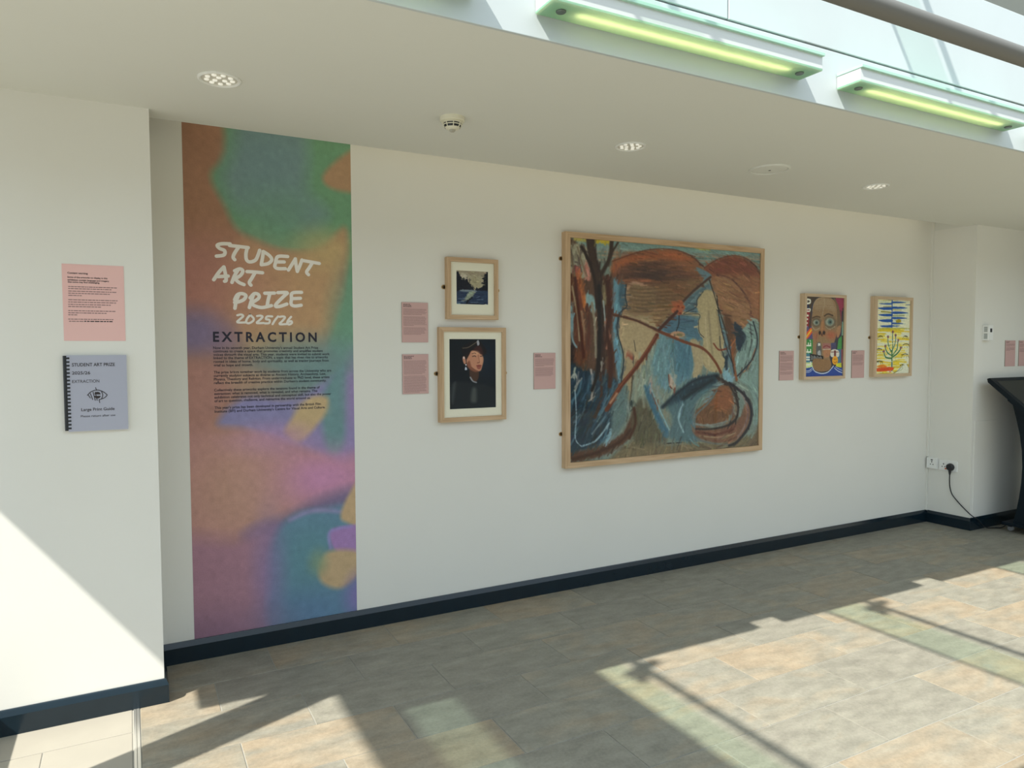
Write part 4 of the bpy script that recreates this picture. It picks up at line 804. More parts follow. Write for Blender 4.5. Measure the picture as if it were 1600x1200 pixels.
A.poly([(360, 610), (385, 605), (402, 630), (398, 655), (375, 640)], (146, 84, 66), 6).line([(398, 620), (400, 690)], (52, 56, 60), 4, 4, 0.9)
A.line([(395, 700), (390, 800), (375, 900), (366, 950)], (76, 66, 52), 6, 5, 0.9)
# dark trees
A.poly([(80, 60), (100, 66), (200, 160), (260, 250), (300, 260), (300, 560), (320, 760), (280, 880), (180, 1000), (80, 1020)], (92, 68, 52), 12)
A.poly([(86, 100), (190, 120), (200, 200), (180, 260), (90, 240)], (150, 146, 124), 12, 0.9)
for a in [((95, 110), (110, 180)), ((130, 150), (150, 230)), ((160, 100), (175, 170)), ((105, 180), (140, 186)), ((100, 200), (135, 205)), ((150, 120), (205, 150))]: A.line(list(a), (88, 76, 68), 7, 5, 0.9, False)
A.poly([(105, 215), (135, 205), (145, 240), (120, 260)], (166, 96, 84), 8).poly([(160, 200), (190, 210), (192, 270), (170, 260)], (172, 120, 104), 10, 0.9)
A.poly([(110, 250), (140, 240), (165, 330), (180, 370), (160, 400), (130, 330)], (170, 104, 58), 12).poly([(88, 390), (120, 380), (112, 520), (90, 480)], (122, 152, 158), 10, 0.9)
A.poly([(170, 340), (205, 345), (220, 390), (210, 430), (180, 400)], (130, 160, 160), 10, 0.9)
for pts, c, w_ in [([(190, 60), (205, 160), (230, 260), (250, 420), (245, 600), (240, 780)], (60, 44, 36), 40), ([(295, 80), (285, 160), (240, 250)], (72, 56, 42), 18), ([(325, 90), (300, 130), (280, 200)], (74, 60, 46), 9), ([(150, 110), (190, 190), (215, 280), (225, 400)], (58, 42, 34), 16), ([(270, 260), (285, 420), (270, 520), (290, 640), (285, 780)], (84, 52, 38), 34), ([(95, 250), (120, 420), (125, 560), (140, 620)], (98, 60, 42), 22), ([(125, 260), (150, 420), (160, 560), (160, 640)], (112, 62, 42), 16), ([(175, 390), (185, 500), (180, 600)], (92, 54, 40), 14), ([(232, 300), (236, 520), (228, 700)], (40, 34, 32), 18), ([(262, 280), (258, 380)], (120, 108, 80), 22)]: A.line(pts, c, w_, 8, 0.95)
for pts, c, w_ in [([(105, 300), (130, 440), (140, 560)], (160, 140, 112), 7), ([(200, 380), (215, 500), (218, 640)], (142, 132, 112), 10), ([(150, 420), (165, 520)], (150, 126, 96), 8), ([(255, 370), (262, 460), (268, 540)], (150, 160, 156), 6), ([(262, 470), (280, 530), (270, 600)], (158, 112, 92), 10), ([(95, 460), (105, 560), (125, 590)], (120, 140, 142), 10)]: A.line(pts, c, w_, 6, 0.85)
A.poly([(82, 520), (110, 560), (130, 640), (110, 720), (82, 700)], (52, 40, 36), 14, 0.9).poly([(118, 600), (160, 610), (175, 640), (140, 690), (115, 660)], (104, 66, 44), 12, 0.9)
# blue sweep at the lower left
A.poly([(82, 700), (150, 690), (230, 720), (330, 760), (350, 860), (300, 980), (240, 1060), (140, 1095), (82, 1100)], (38, 58, 70), 26)
for i in range(60):
    x_ = 95 + RNG.uniform(0, 210); y_ = 700 + RNG.uniform(0, 300); c = [(58, 88, 104), (28, 44, 54), (84, 116, 130), (44, 66, 78), (62, 58, 52)][i % 5]
    A.line([(x_, y_), (x_ - 12, y_ + 60), (x_ - 30 - RNG.uniform(0, 24), y_ + 110)], c, RNG.uniform(5, 12), 6, 0.6)
for pts, c, w_ in [([(118, 800), (125, 920), (120, 1030), (150, 1070)], (150, 170, 176), 4), ([(100, 740), (118, 720), (130, 760), (118, 800)], (156, 158, 148), 9), ([(150, 1068), (220, 1040), (280, 960)], (140, 164, 170), 8), ([(200, 1010), (245, 950), (285, 900)], (120, 142, 146), 6), ([(225, 950), (270, 870), (330, 780)], (96, 120, 122), 6), ([(262, 1060), (285, 1020), (290, 990)], (128, 162, 172), 14), ([(195, 700), (205, 780), (195, 850)], (160, 150, 140), 9), ([(240, 720), (245, 820), (215, 930)], (70, 52, 44), 14)]: A.line(pts, c, w_, 5, 0.9)
A.poly([(310, 790), (360, 760), (380, 860), (360, 960), (300, 1010), (290, 900)], (96, 116, 114), 20, 0.8)
# brown roots at the bottom
A.poly([(82, 1100), (200, 1080), (330, 1020), (380, 940), (400, 880), (410, 960), (380, 1030), (300, 1090), (200, 1130), (82, 1145)], (88, 62, 48), 14).poly([(330, 1090), (420, 1040), (620, 1060), (1020, 1020), (1020, 1090), (560, 1130), (300, 1140)], (118, 106, 82), 18)
A.poly([(400, 880), (450, 840), (520, 960), (560, 1040), (460, 1060), (390, 1040)], (92, 88, 70), 24, 0.8)
for i in range(18): x_ = 330 + RNG.uniform(0, 600); A.line([(x_, 1060 + RNG.uniform(0, 50)), (x_ + 60, 1050 + RNG.uniform(0, 40))], [(140, 128, 100), (92, 80, 62), (120, 120, 104)][i % 3], 6, 6, 0.6)
A.line([(560, 1055), (640, 1050)], (40, 38, 36), 5, 4).poly([(455, 800), (475, 770), (520, 900), (570, 1010), (540, 1020), (490, 900)], (76, 108, 120), 10).line([(480, 780), (520, 880), (570, 990)], (128, 160, 164), 6, 5, 0.8)
A.poly([(470, 760), (485, 735), (492, 790), (480, 810)], (150, 140, 128), 6, 0.9).line([(487, 810), (520, 890)], (110, 70, 54), 6, 5, 0.9).poly([(380, 860), (400, 845), (410, 870), (395, 885)], (50, 64, 64), 6)
A.line([(385, 900), (412, 870)], (60, 66, 60), 5, 4, 0.8)
# right figure
A.poly([(705, 370), (735, 325), (770, 318), (795, 345), (800, 400), (815, 480), (835, 560), (825, 620), (840, 660), (825, 700), (780, 712), (745, 690), (725, 640), (735, 560), (712, 520), (708, 470), (715, 440), (640, 435), (645, 422), (725, 432), (705, 410)], (172, 158, 122), 6)
A.poly([(705, 370), (735, 325), (775, 320), (795, 370), (790, 440), (740, 450), (708, 410)], (162, 150, 116), 10, 0.9).line([(765, 440), (770, 520), (780, 620)], (130, 122, 96), 10, 10, 0.7)
A.poly([(670, 560), (700, 555), (728, 600), (735, 660), (720, 720), (680, 740), (690, 680), (680, 610)], (160, 146, 116), 10, 0.95)
A.line([(735, 325), (705, 365), (700, 400), (640, 432), (700, 420)], (46, 58, 66), 4, 4, 0.8).line([(800, 345), (815, 470), (845, 590), (880, 680)], (48, 52, 54), 5, 4, 0.9).line([(815, 540), (820, 620), (845, 650)], (46, 52, 58), 5, 4, 0.9).line([(785, 575), (810, 605), (845, 600)], (122, 66, 48), 8, 5)
A.line([(765, 270), (800, 380), (850, 540), (885, 720)], (70, 58, 48), 6, 5).line([(870, 560), (880, 660), (895, 750)], (132, 84, 52), 14, 6).line([(845, 640), (850, 720)], (36, 56, 72), 14, 6).poly([(822, 715), (850, 705), (878, 755), (850, 755)], (126, 162, 172), 5)
A.line([(740, 640), (745, 680), (790, 690)], (104, 76, 58), 6, 5, 0.9)
# staff, rod and flowers
A.line([(300, 435), (400, 460), (520, 515), (640, 565), (735, 600), (790, 660), (820, 715)], (122, 78, 54), 15, 5).line([(300, 435), (420, 465), (520, 510)], (92, 62, 48), 7, 4).line([(770, 255), (690, 320), (640, 370)], (88, 62, 50), 12, 5).line([(610, 420), (560, 470), (522, 510)], (92, 58, 44), 15, 5)
A.line([(512, 535), (460, 620), (395, 710), (330, 790), (285, 870), (272, 892)], (112, 66, 46), 21, 5).line([(500, 545), (440, 640), (370, 730), (305, 815)], (150, 96, 72), 6, 4, 0.7).line([(310, 820), (285, 860)], (166, 132, 108), 12, 6)
for x_, y_ in ((600, 385), (622, 380), (632, 400), (608, 405), (596, 415), (622, 425), (612, 392)): A.blob((x_, y_), 15, 14, (170, 100, 66), 0.4).blob((x_ + 3, y_ + 4), 6, 6, (110, 54, 40), 0.6, 0.8)
A.line([(620, 440), (618, 480), (605, 515)], (52, 56, 58), 4, 3).poly([(570, 535), (600, 515), (640, 522), (645, 540), (610, 550)], (176, 138, 108), 6).blob((622, 532), 12, 7, (120, 112, 76), 0.6)
# coiled form lower right
A.poly([(560, 870), (620, 790), (720, 730), (800, 725), (780, 790), (700, 860), (690, 960), (720, 1040), (640, 1050), (570, 1020), (590, 940)], (84, 110, 114), 20)
A.poly([(540, 880), (620, 800), (700, 745), (810, 725), (800, 760), (720, 800), (640, 840)], (40, 60, 70), 30, 0.85).poly([(740, 860), (800, 770), (820, 780), (760, 850), (700, 930)], (110, 132, 134), 10, 0.9)
A.poly([(700, 900), (760, 850), (800, 790), (850, 770), (890, 790), (900, 880), (870, 950), (780, 970), (700, 980)], (116, 84, 60), 10).poly([(800, 800), (850, 785), (880, 870), (830, 900), (780, 880)], (134, 88, 60), 16, 0.8)
A.line([(690, 960), (760, 970), (850, 950), (885, 880), (880, 800)], (120, 126, 120), 12, 6, 0.9).poly([(690, 975), (780, 985), (900, 940), (940, 860), (965, 900), (930, 1010), (850, 1050), (740, 1040), (690, 1010)], (120, 88, 70), 12)
A.line([(700, 1000), (800, 1010), (880, 985)], (96, 56, 48), 12, 8, 0.9).line([(720, 1020), (820, 1025), (890, 1005)], (158, 142, 112), 6, 6, 0.8).line([(860, 765), (930, 820), (965, 890), (955, 970), (900, 1045), (860, 1065)], (52, 50, 56), 14, 6).line([(880, 770), (900, 860), (895, 930), (860, 965)], (46, 42, 42), 13, 6)
A.line([(905, 790), (940, 860), (945, 940), (900, 1030)], (136, 116, 110), 9, 6, 0.8).line([(700, 1035), (780, 1055), (870, 1060)], (104, 108, 106), 8, 6, 0.9).line([(640, 860), (615, 930), (640, 1000)], (146, 174, 178), 9, 6, 0.8).line([(800, 735), (850, 770)], (62, 44, 38), 18, 6)
A.poly([(985, 1000), (1020, 900), (1020, 1080), (940, 1080)], (112, 96, 76), 16, 0.8).poly([(570, 730), (580, 720), (602, 760), (600, 790), (580, 795)], (168, 152, 134), 5).line([(568, 725), (575, 780), (600, 800)], (104, 62, 48), 6, 4, 0.9)
A.blob((248, 668), 8, 8, (206, 206, 200), 0.4)
def flow(x, y):
    if x < 310: return (-0.15 if y < 700 else -0.55, 1)
    if y < 500: return (1, 0.05 if x < 700 else 0.45)
    if x > 620 and y > 720: return (-(y - 900), (x - 780))
    return (-0.2, 1)
A.impasto(2200, 0.09, 7, 44, flow, 21).impasto(1500, 0.13, 3, 30, flow, 22)
A.poly([(708, 372), (735, 327), (770, 320), (793, 347), (798, 400), (812, 480), (832, 560), (823, 620), (838, 660), (823, 698), (780, 708), (748, 690), (728, 640), (738, 560), (715, 520), (711, 470), (718, 442), (640, 436), (645, 423), (727, 430), (708, 410)], (168, 154, 118), 7, 0.75)
A.line([(760, 420), (768, 520), (780, 640)], (128, 118, 92), 9, 9, 0.6).line([(745, 450), (752, 560), (765, 680)], (186, 172, 138), 8, 8, 0.6).line([(800, 420), (812, 500), (815, 600)], (122, 112, 88), 8, 8, 0.6)
A.poly([(350, 530), (385, 470), (440, 470), (510, 528), (475, 600), (430, 640), (375, 625), (350, 585)], (166, 148, 114), 18, 0.6).line([(352, 470), (335, 520), (350, 590)], (186, 160, 126), 9, 9, 0.6)
A.poly([(675, 562), (700, 557), (726, 600), (733, 660), (718, 718), (684, 738), (692, 680), (682, 610)], (164, 150, 118), 8, 0.7)
for st in OUT: A.line(*st)
A.tone(108, 1.14, 0.97).noise(0.035, 2, 2, 8)
A.build('canvas', f3, art_mat('oil_paint', 0.4, 0.05, 60))

# collage face
d = 0.045
f4 = framed('collage_face', X(1249, 525), X(1322, 525, -d), Z(1285, 592.5, -d), Z(1285, 459.5, -d), d, 0.022, 'framed narrow painting of a big wide-eyed face with lettering and stickers', wz='ash', hangers=(('l', 1.548),))
yp = -d + 0.010; k5 = 0.125
fx0, fx1, fz0, fz1 = X(1249, 525), X(1322, 525, -d), Z(1285, 592.5, -d), Z(1285, 459.5, -d)
A = Art((fx0 + 0.018, fx1 - 0.018, fz0 + 0.018, fz1 - 0.018), yp, 150, 210, (60, 60, 70), gain=1.1).view(1240, 450, k5)
A.poly([(110, 80), (240, 80), (240, 260), (110, 300)], (34, 44, 78), 6, 1, False).poly([(110, 290), (220, 260), (220, 480), (110, 520)], (136, 44, 50), 6, 1, False).poly([(110, 480), (250, 480), (250, 660), (110, 660)], (92, 84, 120), 8, 1, False).poly([(110, 640), (240, 640), (240, 830), (110, 830)], (64, 132, 74), 6, 1, False).poly([(110, 820), (250, 820), (250, 1010), (110, 1010)], (70, 120, 140), 6, 1, False).poly([(110, 930), (240, 930), (240, 1000), (110, 1000)], (190, 204, 150), 8, 1, False)
A.poly([(520, 80), (660, 80), (660, 280), (540, 300)], (140, 58, 82), 10, 1, False).poly([(560, 280), (600, 270), (600, 430), (560, 430)], (120, 50, 72), 6, 1, False).poly([(612, 250), (660, 250), (660, 420), (612, 420)], (44, 28, 32), 4, 1, False).poly([(606, 420), (660, 420), (660, 595), (600, 595)], (120, 150, 136), 5, 1, False)
A.poly([(560, 640), (605, 590), (605, 770), (545, 770)], (72, 136, 76), 5, 1, False).poly([(602, 595), (660, 595), (660, 765), (602, 765)], (34, 42, 34), 4, 1, False).poly([(540, 765), (605, 765), (600, 940), (540, 940)], (78, 110, 130), 5, 1, False).poly([(595, 765), (660, 765), (660, 940), (595, 940)], (128, 70, 84), 5, 1, False).poly([(530, 940), (598, 935), (598, 992), (530, 995)], (186, 188, 60), 4, 1, False).poly([(598, 940), (660, 940), (660, 1010), (598, 1010)], (60, 46, 56), 4, 1, False)
A.poly([(130, 100), (260, 95), (300, 110), (230, 220), (215, 460), (190, 500), (200, 250)], (74, 62, 50), 8).poly([(500, 120), (560, 220), (590, 380), (600, 480), (560, 520), (530, 300)], (112, 94, 72), 8)
W_ = (214, 214, 200)
A.line([(165, 140), (165, 195)], W_, 20, 4).line([(165, 140), (205, 150), (205, 185), (165, 195)], W_, 20, 4).line([(160, 265), (205, 262), (200, 290), (165, 290)], W_, 16, 4).line([(155, 345), (180, 345)], W_, 24, 4).line([(155, 390), (175, 390)], W_, 20, 4).line([(155, 440), (172, 438)], W_, 18, 4).line([(150, 490), (168, 480)], (160, 130, 170), 16, 4)
for pts in ([(140, 720), (215, 720)], [(150, 720), (150, 690)], [(185, 720), (185, 690)], [(212, 720), (212, 690)], [(140, 800), (215, 800)], [(175, 800), (175, 770)], [(212, 800), (212, 770)], [(140, 865), (215, 865)], [(140, 895), (200, 895)], [(140, 960), (200, 960)], [(212, 960), (212, 925)]): A.line(pts, W_, 17, 4, 1, False)
A.line([(205, 655), (212, 668)], W_, 10, 4)
A.poly([(150, 640), (140, 600), (205, 505), (245, 510), (240, 545), (180, 625)], (206, 92, 44), 6).line([(160, 610), (222, 525)], (222, 176, 60), 20, 5)
A.poly([(235, 300), (245, 210), (290, 135), (360, 115), (440, 115), (500, 150), (535, 230), (545, 380), (545, 520), (520, 640), (490, 740), (450, 850), (470, 960), (430, 1030), (300, 1040), (240, 980), (235, 880), (240, 640), (222, 460)], (140, 116, 88), 6)
A.poly([(260, 180), (360, 120), (480, 150), (520, 300), (400, 260), (280, 280)], (152, 132, 106), 30, 0.8).line([(380, 125), (385, 200), (360, 340)], (170, 156, 132), 10, 12, 0.7).line([(235, 290), (255, 200), (300, 140), (370, 118)], (176, 162, 134), 6, 4, 0.8)
for y_ in (215, 240, 262, 285): A.line([(270, y_ + 12), (380, y_), (510, y_ + 10)], (122, 100, 78), 5, 6, 0.6)
A.poly([(540, 500), (585, 470), (585, 560), (555, 620), (540, 600)], (156, 122, 92), 6)
A.blob((285, 430), 56, 56, (92, 84, 70), 0.5).blob((283, 432), 38, 34, (150, 152, 138), 0.3).blob((287, 432), 22, 24, (88, 104, 98), 0.4).blob((288, 433), 8, 9, (30, 32, 32), 0.5).line([(235, 480), (270, 525), (325, 500)], (162, 158, 140), 7, 6, 0.9)
A.blob((455, 430), 76, 74, (98, 88, 72), 0.5).blob((452, 425), 54, 50, (142, 148, 134), 0.3).blob((456, 425), 28, 32, (86, 106, 100), 0.4).blob((458, 426), 10, 11, (30, 32, 32), 0.5).line([(400, 480), (450, 515), (520, 480)], (160, 152, 128), 8, 7, 0.9)
A.line([(235, 375), (285, 355), (330, 365)], (84, 66, 48), 16, 8, 0.9).line([(385, 350), (430, 325), (490, 345)], (74, 58, 44), 18, 8, 0.9)
A.poly([(345, 420), (375, 390), (395, 520), (400, 590), (355, 610), (320, 580), (335, 500)], (150, 112, 80), 14, 0.9).line([(360, 420), (355, 520)], (176, 134, 92), 12, 10, 0.7).blob((328, 560), 15, 24, (40, 24, 22), 0.4).blob((380, 560), 16, 24, (38, 22, 22), 0.4).blob((354, 585), 8, 16, (64, 40, 34), 0.5)
A.blob((470, 590), 60, 50, (164, 96, 72), 0.9, 0.8).blob((275, 600), 30, 50, (160, 100, 78), 0.9, 0.7).line([(300, 560), (280, 640), (300, 700)], (112, 88, 66), 8, 8, 0.7)
A.poly([(360, 690), (460, 690), (470, 760), (360, 760)], (150, 108, 100), 8, 1, False).line([(372, 740), (410, 722), (455, 740)], (128, 62, 68), 14, 5).line([(365, 770), (460, 765)], (196, 186, 172), 8, 5).poly([(375, 780), (455, 775), (450, 850), (400, 870), (375, 840)], (164, 122, 92), 10).poly([(465, 690), (530, 680), (530, 770), (470, 775)], (76, 74, 102), 6, 1, False)
A.poly([(290, 700), (340, 690), (345, 850), (285, 850)], (94, 94, 92), 10).poly([(305, 690), (335, 690), (335, 720), (305, 725)], (196, 198, 190), 4, 1, False).poly([(300, 800), (330, 780), (340, 840), (310, 850)], (160, 162, 160), 8)
A.poly([(205, 820), (370, 850), (375, 905), (205, 915)], (22, 22, 24), 4, 1, False)
for i in range(11): x_ = 222 + i * 12.5; A.line([(x_, 842 + i * 1.6 + (i % 3) * 6), (x_, 900 - (i % 2) * 4)], (170, 172, 170), 7, 3, 1, False)
A.poly([(465, 790), (510, 765), (565, 790), (560, 860), (470, 860)], (196, 192, 180), 6).poly([(505, 780), (530, 780), (530, 860), (505, 860)], (110, 64, 64), 4, 1, False).line([(468, 800), (560, 800)], (120, 70, 66), 10, 4, 1, False)
A.blob((518, 905), 36, 54, (222, 156, 44), 0.12).blob((508, 890), 4, 8, (60, 30, 20), 0.3).blob((528, 890), 4, 8, (60, 30, 20), 0.3).line([(500, 920), (518, 936), (538, 918)], (70, 36, 20), 5, 3)
A.poly([(240, 900), (300, 880), (440, 900), (470, 960), (430, 1030), (300, 1040), (245, 990)], (136, 108, 78), 16, 0.9)
A.poly([(110, 1015), (235, 985), (270, 1040), (345, 1065), (430, 1050), (500, 975), (660, 1010), (660, 1130), (110, 1130)], (36, 72, 138), 5, 1, False)
A.line([(235, 988), (265, 1040), (345, 1068), (430, 1050), (498, 975)], (190, 198, 204), 12, 5).line([(115, 1035), (190, 1035), (225, 1005)], (186, 194, 206), 9, 4).line([(120, 1055), (195, 1052), (235, 1020)], (186, 194, 206), 6, 4).line([(510, 1000), (560, 1040), (625, 1065)], (186, 194, 206), 9, 4).line([(520, 985), (580, 1020), (625, 1035)], (186, 194, 206), 6, 4).line([(250, 1100), (330, 1105)], (90, 60, 140), 8, 6, 0.7)
A.impasto(500, 0.10, 5, 16, lambda x, y: (0.3, 1), 5).tone(112, 1.22, 1.05).noise(0.03, 2, 2, 12).build('canvas', f4, art_mat('collage_paint', 0.6))

# cactus painting
d = 0.048
f5 = framed('cactus_painting', X(1359, 525), X(1426, 525, -d), Z(1390, 588.5, -d), Z(1390, 463.5, -d), d, 0.024, 'framed painting of a green cactus on yellow ground under blue strokes', wz='ash', glass=False, hangers=(('l', 1.548),))
fx0, fx1, fz0, fz1 = X(1359, 525), X(1426, 525, -d), Z(1390, 588.5, -d), Z(1390, 463.5, -d)
yp = -d + 0.012; k6 = 0.1166
A = Art((fx0 + 0.020, fx1 - 0.020, fz0 + 0.020, fz1 - 0.020), yp, 150, 190, (206, 206, 178), gain=1.35).view(1350, 455, k6)
for i in range(40): y_ = 110 + RNG.uniform(0, 380); x_ = 150 + RNG.uniform(0, 330); A.line([(x_, y_), (x_ + 70, y_ - 4), (x_ + 130, y_ + 2)], [(168, 172, 92), (150, 176, 170), (196, 192, 120), (178, 196, 180)][i % 4], 9, 7, 0.6)
for i in range(170): y_ = 500 + RNG.uniform(0, 620); x_ = 140 + RNG.uniform(0, 360); A.line([(x_, y_), (x_ + 60, y_ - 3), (x_ + 120, y_ + 2)], [(206, 178, 44), (212, 190, 60), (190, 170, 50), (220, 206, 120)][i % 4], 16, 8, 0.8)
A.line([(150, 505), (400, 495), (640, 505)], (146, 148, 66), 12, 8, 0.8)
B_ = (38, 78, 146)
A.line([(378, 100), (376, 300), (372, 480)], B_, 22, 6, 1, True)
for s_, y_, l_, w_ in ((-1, 110, 90, 14), (-1, 170, 180, 16), (-1, 232, 195, 32), (-1, 320, 185, 30), (-1, 395, 185, 34), (-1, 470, 165, 26), (1, 110, 140, 16), (1, 150, 190, 20), (1, 222, 210, 26), (1, 288, 215, 28), (1, 360, 205, 24), (1, 432, 150, 20), (1, 465, 100, 16)):
    A.poly([(376, y_ - w_ / 2), (376 + s_ * l_ * 0.5, y_ - w_ * 0.55), (376 + s_ * l_, y_ - (6 if s_ < 0 else -2)), (376 + s_ * l_ * 0.6, y_ + w_ * 0.5), (376, y_ + w_ / 2)], B_, 5)
A.poly([(560, 180), (640, 176), (640, 186), (560, 188)], B_, 4, 0.9, False).line([(230, 275), (360, 282)], (120, 118, 50), 16, 7, 0.9).line([(260, 208), (370, 205)], (140, 130, 60), 10, 6, 0.8).line([(390, 330), (540, 328)], (120, 122, 54), 12, 6, 0.8).poly([(425, 385), (480, 375), (495, 410), (440, 425)], (150, 136, 44), 8).line([(390, 252), (500, 252)], (146, 140, 60), 10, 6, 0.7)
G_ = (64, 108, 62)
for pts, w_ in ((([(374, 1060), (374, 900), (372, 800)]), 30), ([(374, 860), (385, 740), (382, 640), (384, 560)], 22), ([(374, 820), (340, 760), (322, 680), (322, 620)], 22), ([(376, 800), (410, 720), (425, 650), (422, 590)], 22), ([(374, 860), (320, 830), (292, 780), (288, 740)], 22), ([(372, 900), (300, 890), (275, 850), (268, 810)], 24), ([(380, 860), (440, 780), (452, 700), (456, 660)], 24), ([(384, 880), (440, 840), (480, 790), (492, 760)], 24)):
    A.line(pts, (206, 204, 186), w_ + 18, 8, 0.6); 
for pts, w_ in ((([(374, 1060), (374, 900), (372, 800)]), 26), ([(374, 860), (385, 740), (382, 640), (384, 560)], 18), ([(374, 820), (340, 760), (322, 680), (322, 620)], 18), ([(376, 800), (410, 720), (425, 650), (422, 590)], 18), ([(374, 860), (320, 830), (292, 780), (288, 740)], 20), ([(372, 900), (300, 890), (275, 850), (268, 810)], 22), ([(380, 860), (440, 780), (452, 700), (456, 660)], 20), ([(384, 880), (440, 840), (480, 790), (492, 760)], 22)):
    A.line(pts, G_, w_, 5)
A.line([(374, 1060), (374, 960)], (58, 96, 104), 24, 8, 0.8).line([(380, 880), (420, 790), (400, 850)], (150, 168, 70), 10, 8, 0.7)
for x_, y_ in ((386, 545), (322, 612), (424, 590), (286, 735), (458, 655), (494, 758), (266, 806)): A.blob((x_, y_), 13, 18, (112, 72, 84), 0.4)
K_ = (44, 40, 34)
for x_, y_, s_ in ((220, 605, 0.8), (555, 605, 0.8), (560, 710, 1.1), (200, 775, 1.1), (550, 845, 1.1), (205, 940, 1.2), (535, 985, 1.5)):
    A.line([(x_ - 34 * s_, y_ + 8), (x_, y_ - 6), (x_ + 36 * s_, y_ + 4)], K_, 9, 5)
    for k in range(4): xx = x_ - 26 * s_ + k * 18 * s_; A.line([(xx, y_ + 4), (xx + (k - 1.5) * 14 * s_, y_ + 44 * s_)], K_, 5, 4, 0.9, False)
A.poly([(500, 1000), (570, 975), (600, 1100), (420, 1110)], (206, 208, 186), 8, 0.7).line([(520, 985), (470, 1050), (380, 1110)], (66, 70, 46), 6, 4).line([(520, 990), (505, 1050), (400, 1090)], (110, 124, 66), 5, 4)
A.poly([(145, 1045), (240, 1020), (385, 1020), (380, 1060), (240, 1075), (145, 1070)], (196, 76, 40), 8).poly([(170, 1010), (250, 980), (310, 1015), (220, 1025)], (206, 120, 40), 10, 0.8).blob((350, 1080), 12, 12, (196, 120, 110), 0.4)
A.impasto(250, 0.08, 7, 40, lambda x, y: (1, 0.05), 6).noise(0.03, 2, 2, 15).build('canvas', f5, art_mat('cactus_paint', 0.7))

# ------------------------------------------------------------------ right-hand corner: trunking, sockets, plug and lead, sensor, kiosk
cn = MB().box(PXR - 0.018, PXR, -0.016, 0.0, 0.552, 2.60, 0.001)
tag(obj('cable_trunking', cn, M['wall']), 'thin white vertical cable trunking in the corner above the sockets', 'trunking')
cn2 = MB().box(PXR - 0.014, PXR, -0.014, 0.0, 0.099, 0.457, 0.001)
tag(obj('cable_trunking', cn2, M['wall']), 'short white cable trunking from the sockets down to the skirting', 'trunking')
s1 = thing('single_socket', (PXR, -0.055, 0.46), 'white square single wall socket in the corner, left of the double one', 'socket')
obj('back_box', MB().box(PXR - 0.022, PXR, -0.100, -0.012, 0.459, 0.549, 0.002), M['white'], s1)
obj('face_plate', MB().box(PXR - 0.030, PXR - 0.022, -0.099, -0.013, 0.460, 0.548, 0.002), M['white'], s1)
def holes(t, yc, zc, xf):
    for dy, dz, a, b in ((0, 0.016, 0.0035, 0.006), (0.011, -0.006, 0.004, 0.0035), (-0.011, -0.006, 0.004, 0.0035)): obj('pin_hole', MB().box(xf - 0.0006, xf + 0.001, yc + dy - a, yc + dy + a, zc + dz - b, zc + dz + b), M['black'], t)
holes(s1, -0.058, 0.500, PXR - 0.030)
obj('indicator', MB().box(PXR - 0.0315, PXR - 0.029, -0.066, -0.050, 0.528, 0.536), M['black'], s1)
s2 = thing('double_socket', (PXR, -0.18, 0.455), 'white double wall socket with red switches holding a black plug', 'socket')
obj('face_plate', MB().box(PXR - 0.011, PXR, -0.254, -0.108, 0.455, 0.541, 0.002), M['white'], s2)
holes(s2, -0.145, 0.492, PXR - 0.011); 
for yy in (-0.165, -0.197): obj('switch', MB().box(PXR - 0.015, PXR - 0.010, yy - 0.008, yy + 0.008, 0.466, 0.476, 0.001), M['red'], s2, label='red edged rocker switch')
pg = thing('power_plug', (PXR - 0.011, -0.205, 0.485), 'black plug in the double socket with its lead running to the kiosk', 'plug')
obj('plug_body', MB().lathe([(0.030, 0.0), (0.031, 0.004), (0.029, 0.020), (0.022, 0.028), (0, 0.029)], (PXR - 0.0112, -0.205, 0.490), (-1, 0, 0), 20), M['black'], pg, smooth=True)
obj('cable_grip', MB().tube([(PXR - 0.024, -0.205, 0.468), (PXR - 0.026, -0.206, 0.445), (PXR - 0.026, -0.206, 0.425)], [0.012, 0.009, 0.005], 10), M['black'], pg, smooth=True)
cpts = [(PXR - 0.026, -0.206, 0.428), (PXR - 0.022, -0.204, 0.38), (PXR - 0.016, -0.205, 0.325), (PXR - 0.013, -0.222, 0.268), (PXR - 0.012, -0.272, 0.212), (PXR - 0.014, -0.335, 0.158), (PXR - 0.014, -0.385, 0.122), (PXR + 0.04, -0.400, 0.090), (6.02, -0.398, 0.045), (6.08, -0.402, 0.012), (6.13, -0.412, 0.0055), (6.17, -0.430, 0.0055), (6.20, -0.445, 0.0055), (6.235, -0.45, 0.012), (6.26, -0.47, 0.045)]
cp = Art.smooth(None, cpts, 6)
obj('lead', MB().tube([tuple(p) for p in cp], 0.0042, 10), M['black'], pg, smooth=True)

se = thing('room_sensor', (6.065, PYR, 1.52), 'small white box sensor with dark display near the top of the right pillar', 'sensor')
obj('case', MB().box(6.030, 6.098, PYR - 0.046, PYR, 1.523, 1.645, 0.003), M['white'], se)
obj('display', MB().box(6.052, 6.080, PYR - 0.0468, PYR - 0.045, 1.588, 1.618), M['black'], se)
for z0_ in (1.538, 1.592):
    for k in range(5): obj('vent_slat', MB().box(6.0292, 6.031, PYR - 0.038, PYR - 0.012, z0_ + k * 0.0085, z0_ + 0.0045 + k * 0.0085), mat_cap, se)

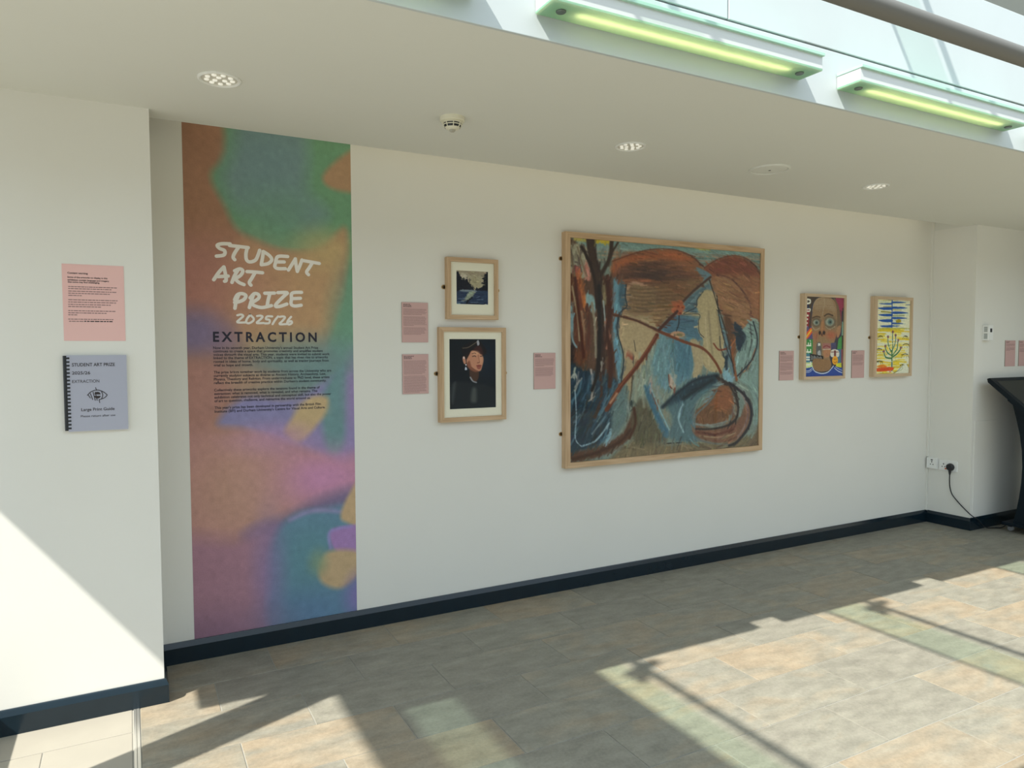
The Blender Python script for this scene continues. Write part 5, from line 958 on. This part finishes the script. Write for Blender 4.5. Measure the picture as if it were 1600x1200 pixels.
kx0, kx1 = 5.985, 6.86
ks = thing('touch_kiosk', (6.42, -0.66, 0), 'black touch-screen kiosk with sloping screen on a curved stem at the right edge', 'kiosk')
top = np.array([-0.440, 1.229]); dr = np.array([-0.119, -0.1015]); dr /= np.hypot(*dr); nr = np.array([-dr[1], dr[0]])     # slope of the screen and its normal
if nr[1] < 0: nr = -nr
Ls, Th = 0.62, 0.034
q0 = top; q1 = top + dr * Ls; q2 = q1 - nr * Th; q3 = q0 - nr * Th
obj('screen_housing', MB().prism([tuple(q0 + dr * 0.006), tuple(q1), tuple(q2), tuple(q3 + dr * 0.02), tuple(q3 * 0.5 + q0 * 0.5 - dr * 0.004)], kx0, kx1, 'x'), M['kiosk'], ks)
g0 = q0 + dr * 0.045 + nr * 0.0015; g1 = q1 - dr * 0.045 + nr * 0.0015
obj('screen_glass', MB().prism([tuple(g0), tuple(g1), tuple(g1 - nr * 0.003), tuple(g0 - nr * 0.003)], kx0 + 0.045, kx1 - 0.045, 'x'), M['screen'], ks)
ib0 = q0 + dr * 0.16 - nr * Th; ib1 = q1 - dr * 0.12 - nr * Th
obj('screen_back', MB().prism([tuple(ib0), tuple(ib1), tuple(ib1 - nr * 0.03 - dr * 0.04), tuple(ib0 - nr * 0.03 + dr * 0.04)], kx0 + 0.06, kx1 - 0.06, 'x'), M['kiosk'], ks)
XS = 6.14
back = [onX(*p, XS) for p in ((1581, 627), (1588, 655), (1593.5, 680), (1596.5, 705), (1597.2, 730), (1595.5, 755), (1592, 778), (1587.5, 800), (1582, 818))]
bp_ = [(p[1], p[2]) for p in back]; bp_ = [bp_[0]] + bp_; bp_[0] = (bp_[1][0] - 0.02, bp_[1][1] + 0.06)
front = [(y - (0.20 - 0.06 * math.sin(math.pi * i / (len(bp_) - 1))) * (1.0 if i else 0.9), z - (0.17 if i == 0 else 0.10 if i == 1 else 0.03 if i == 2 else 0)) for i, (y, z) in enumerate(bp_)]
poly = bp_ + [(bp_[-1][0] + 0.005, 0.075), (front[-1][0] - 0.02, 0.075)] + front[::-1]
obj('stem', MB().prism(poly, XS, 6.70, 'x'), M['kiosk'], ks)
yb = bp_[-1][0]
obj('base_plate', MB().box(XS - 0.02, 6.72, yb - 0.42, yb + 0.07, 0.052, 0.078, 0.004), M['kiosk'], ks)
for cxx in (XS + 0.05, 6.66):
    for cyy in (yb + 0.035, yb - 0.36):
        cs = obj('castor', MB().box(cxx - 0.016, cxx + 0.016, cyy - 0.014, cyy + 0.014, 0.034, 0.053, 0.002), M['black'], ks)
        obj('wheel', MB().lathe([(0, -0.010), (0.021, -0.010), (0.0235, -0.007), (0.0235, 0.007), (0.021, 0.010), (0, 0.010)], (cxx, cyy, 0.0235), (1, 0, 0), 20), mat_wheel if 'mat_wheel' in globals() else globals().setdefault('mat_wheel', mat('castor_wheel', (0.30, 0.30, 0.29), 0.4)), cs, smooth=True)
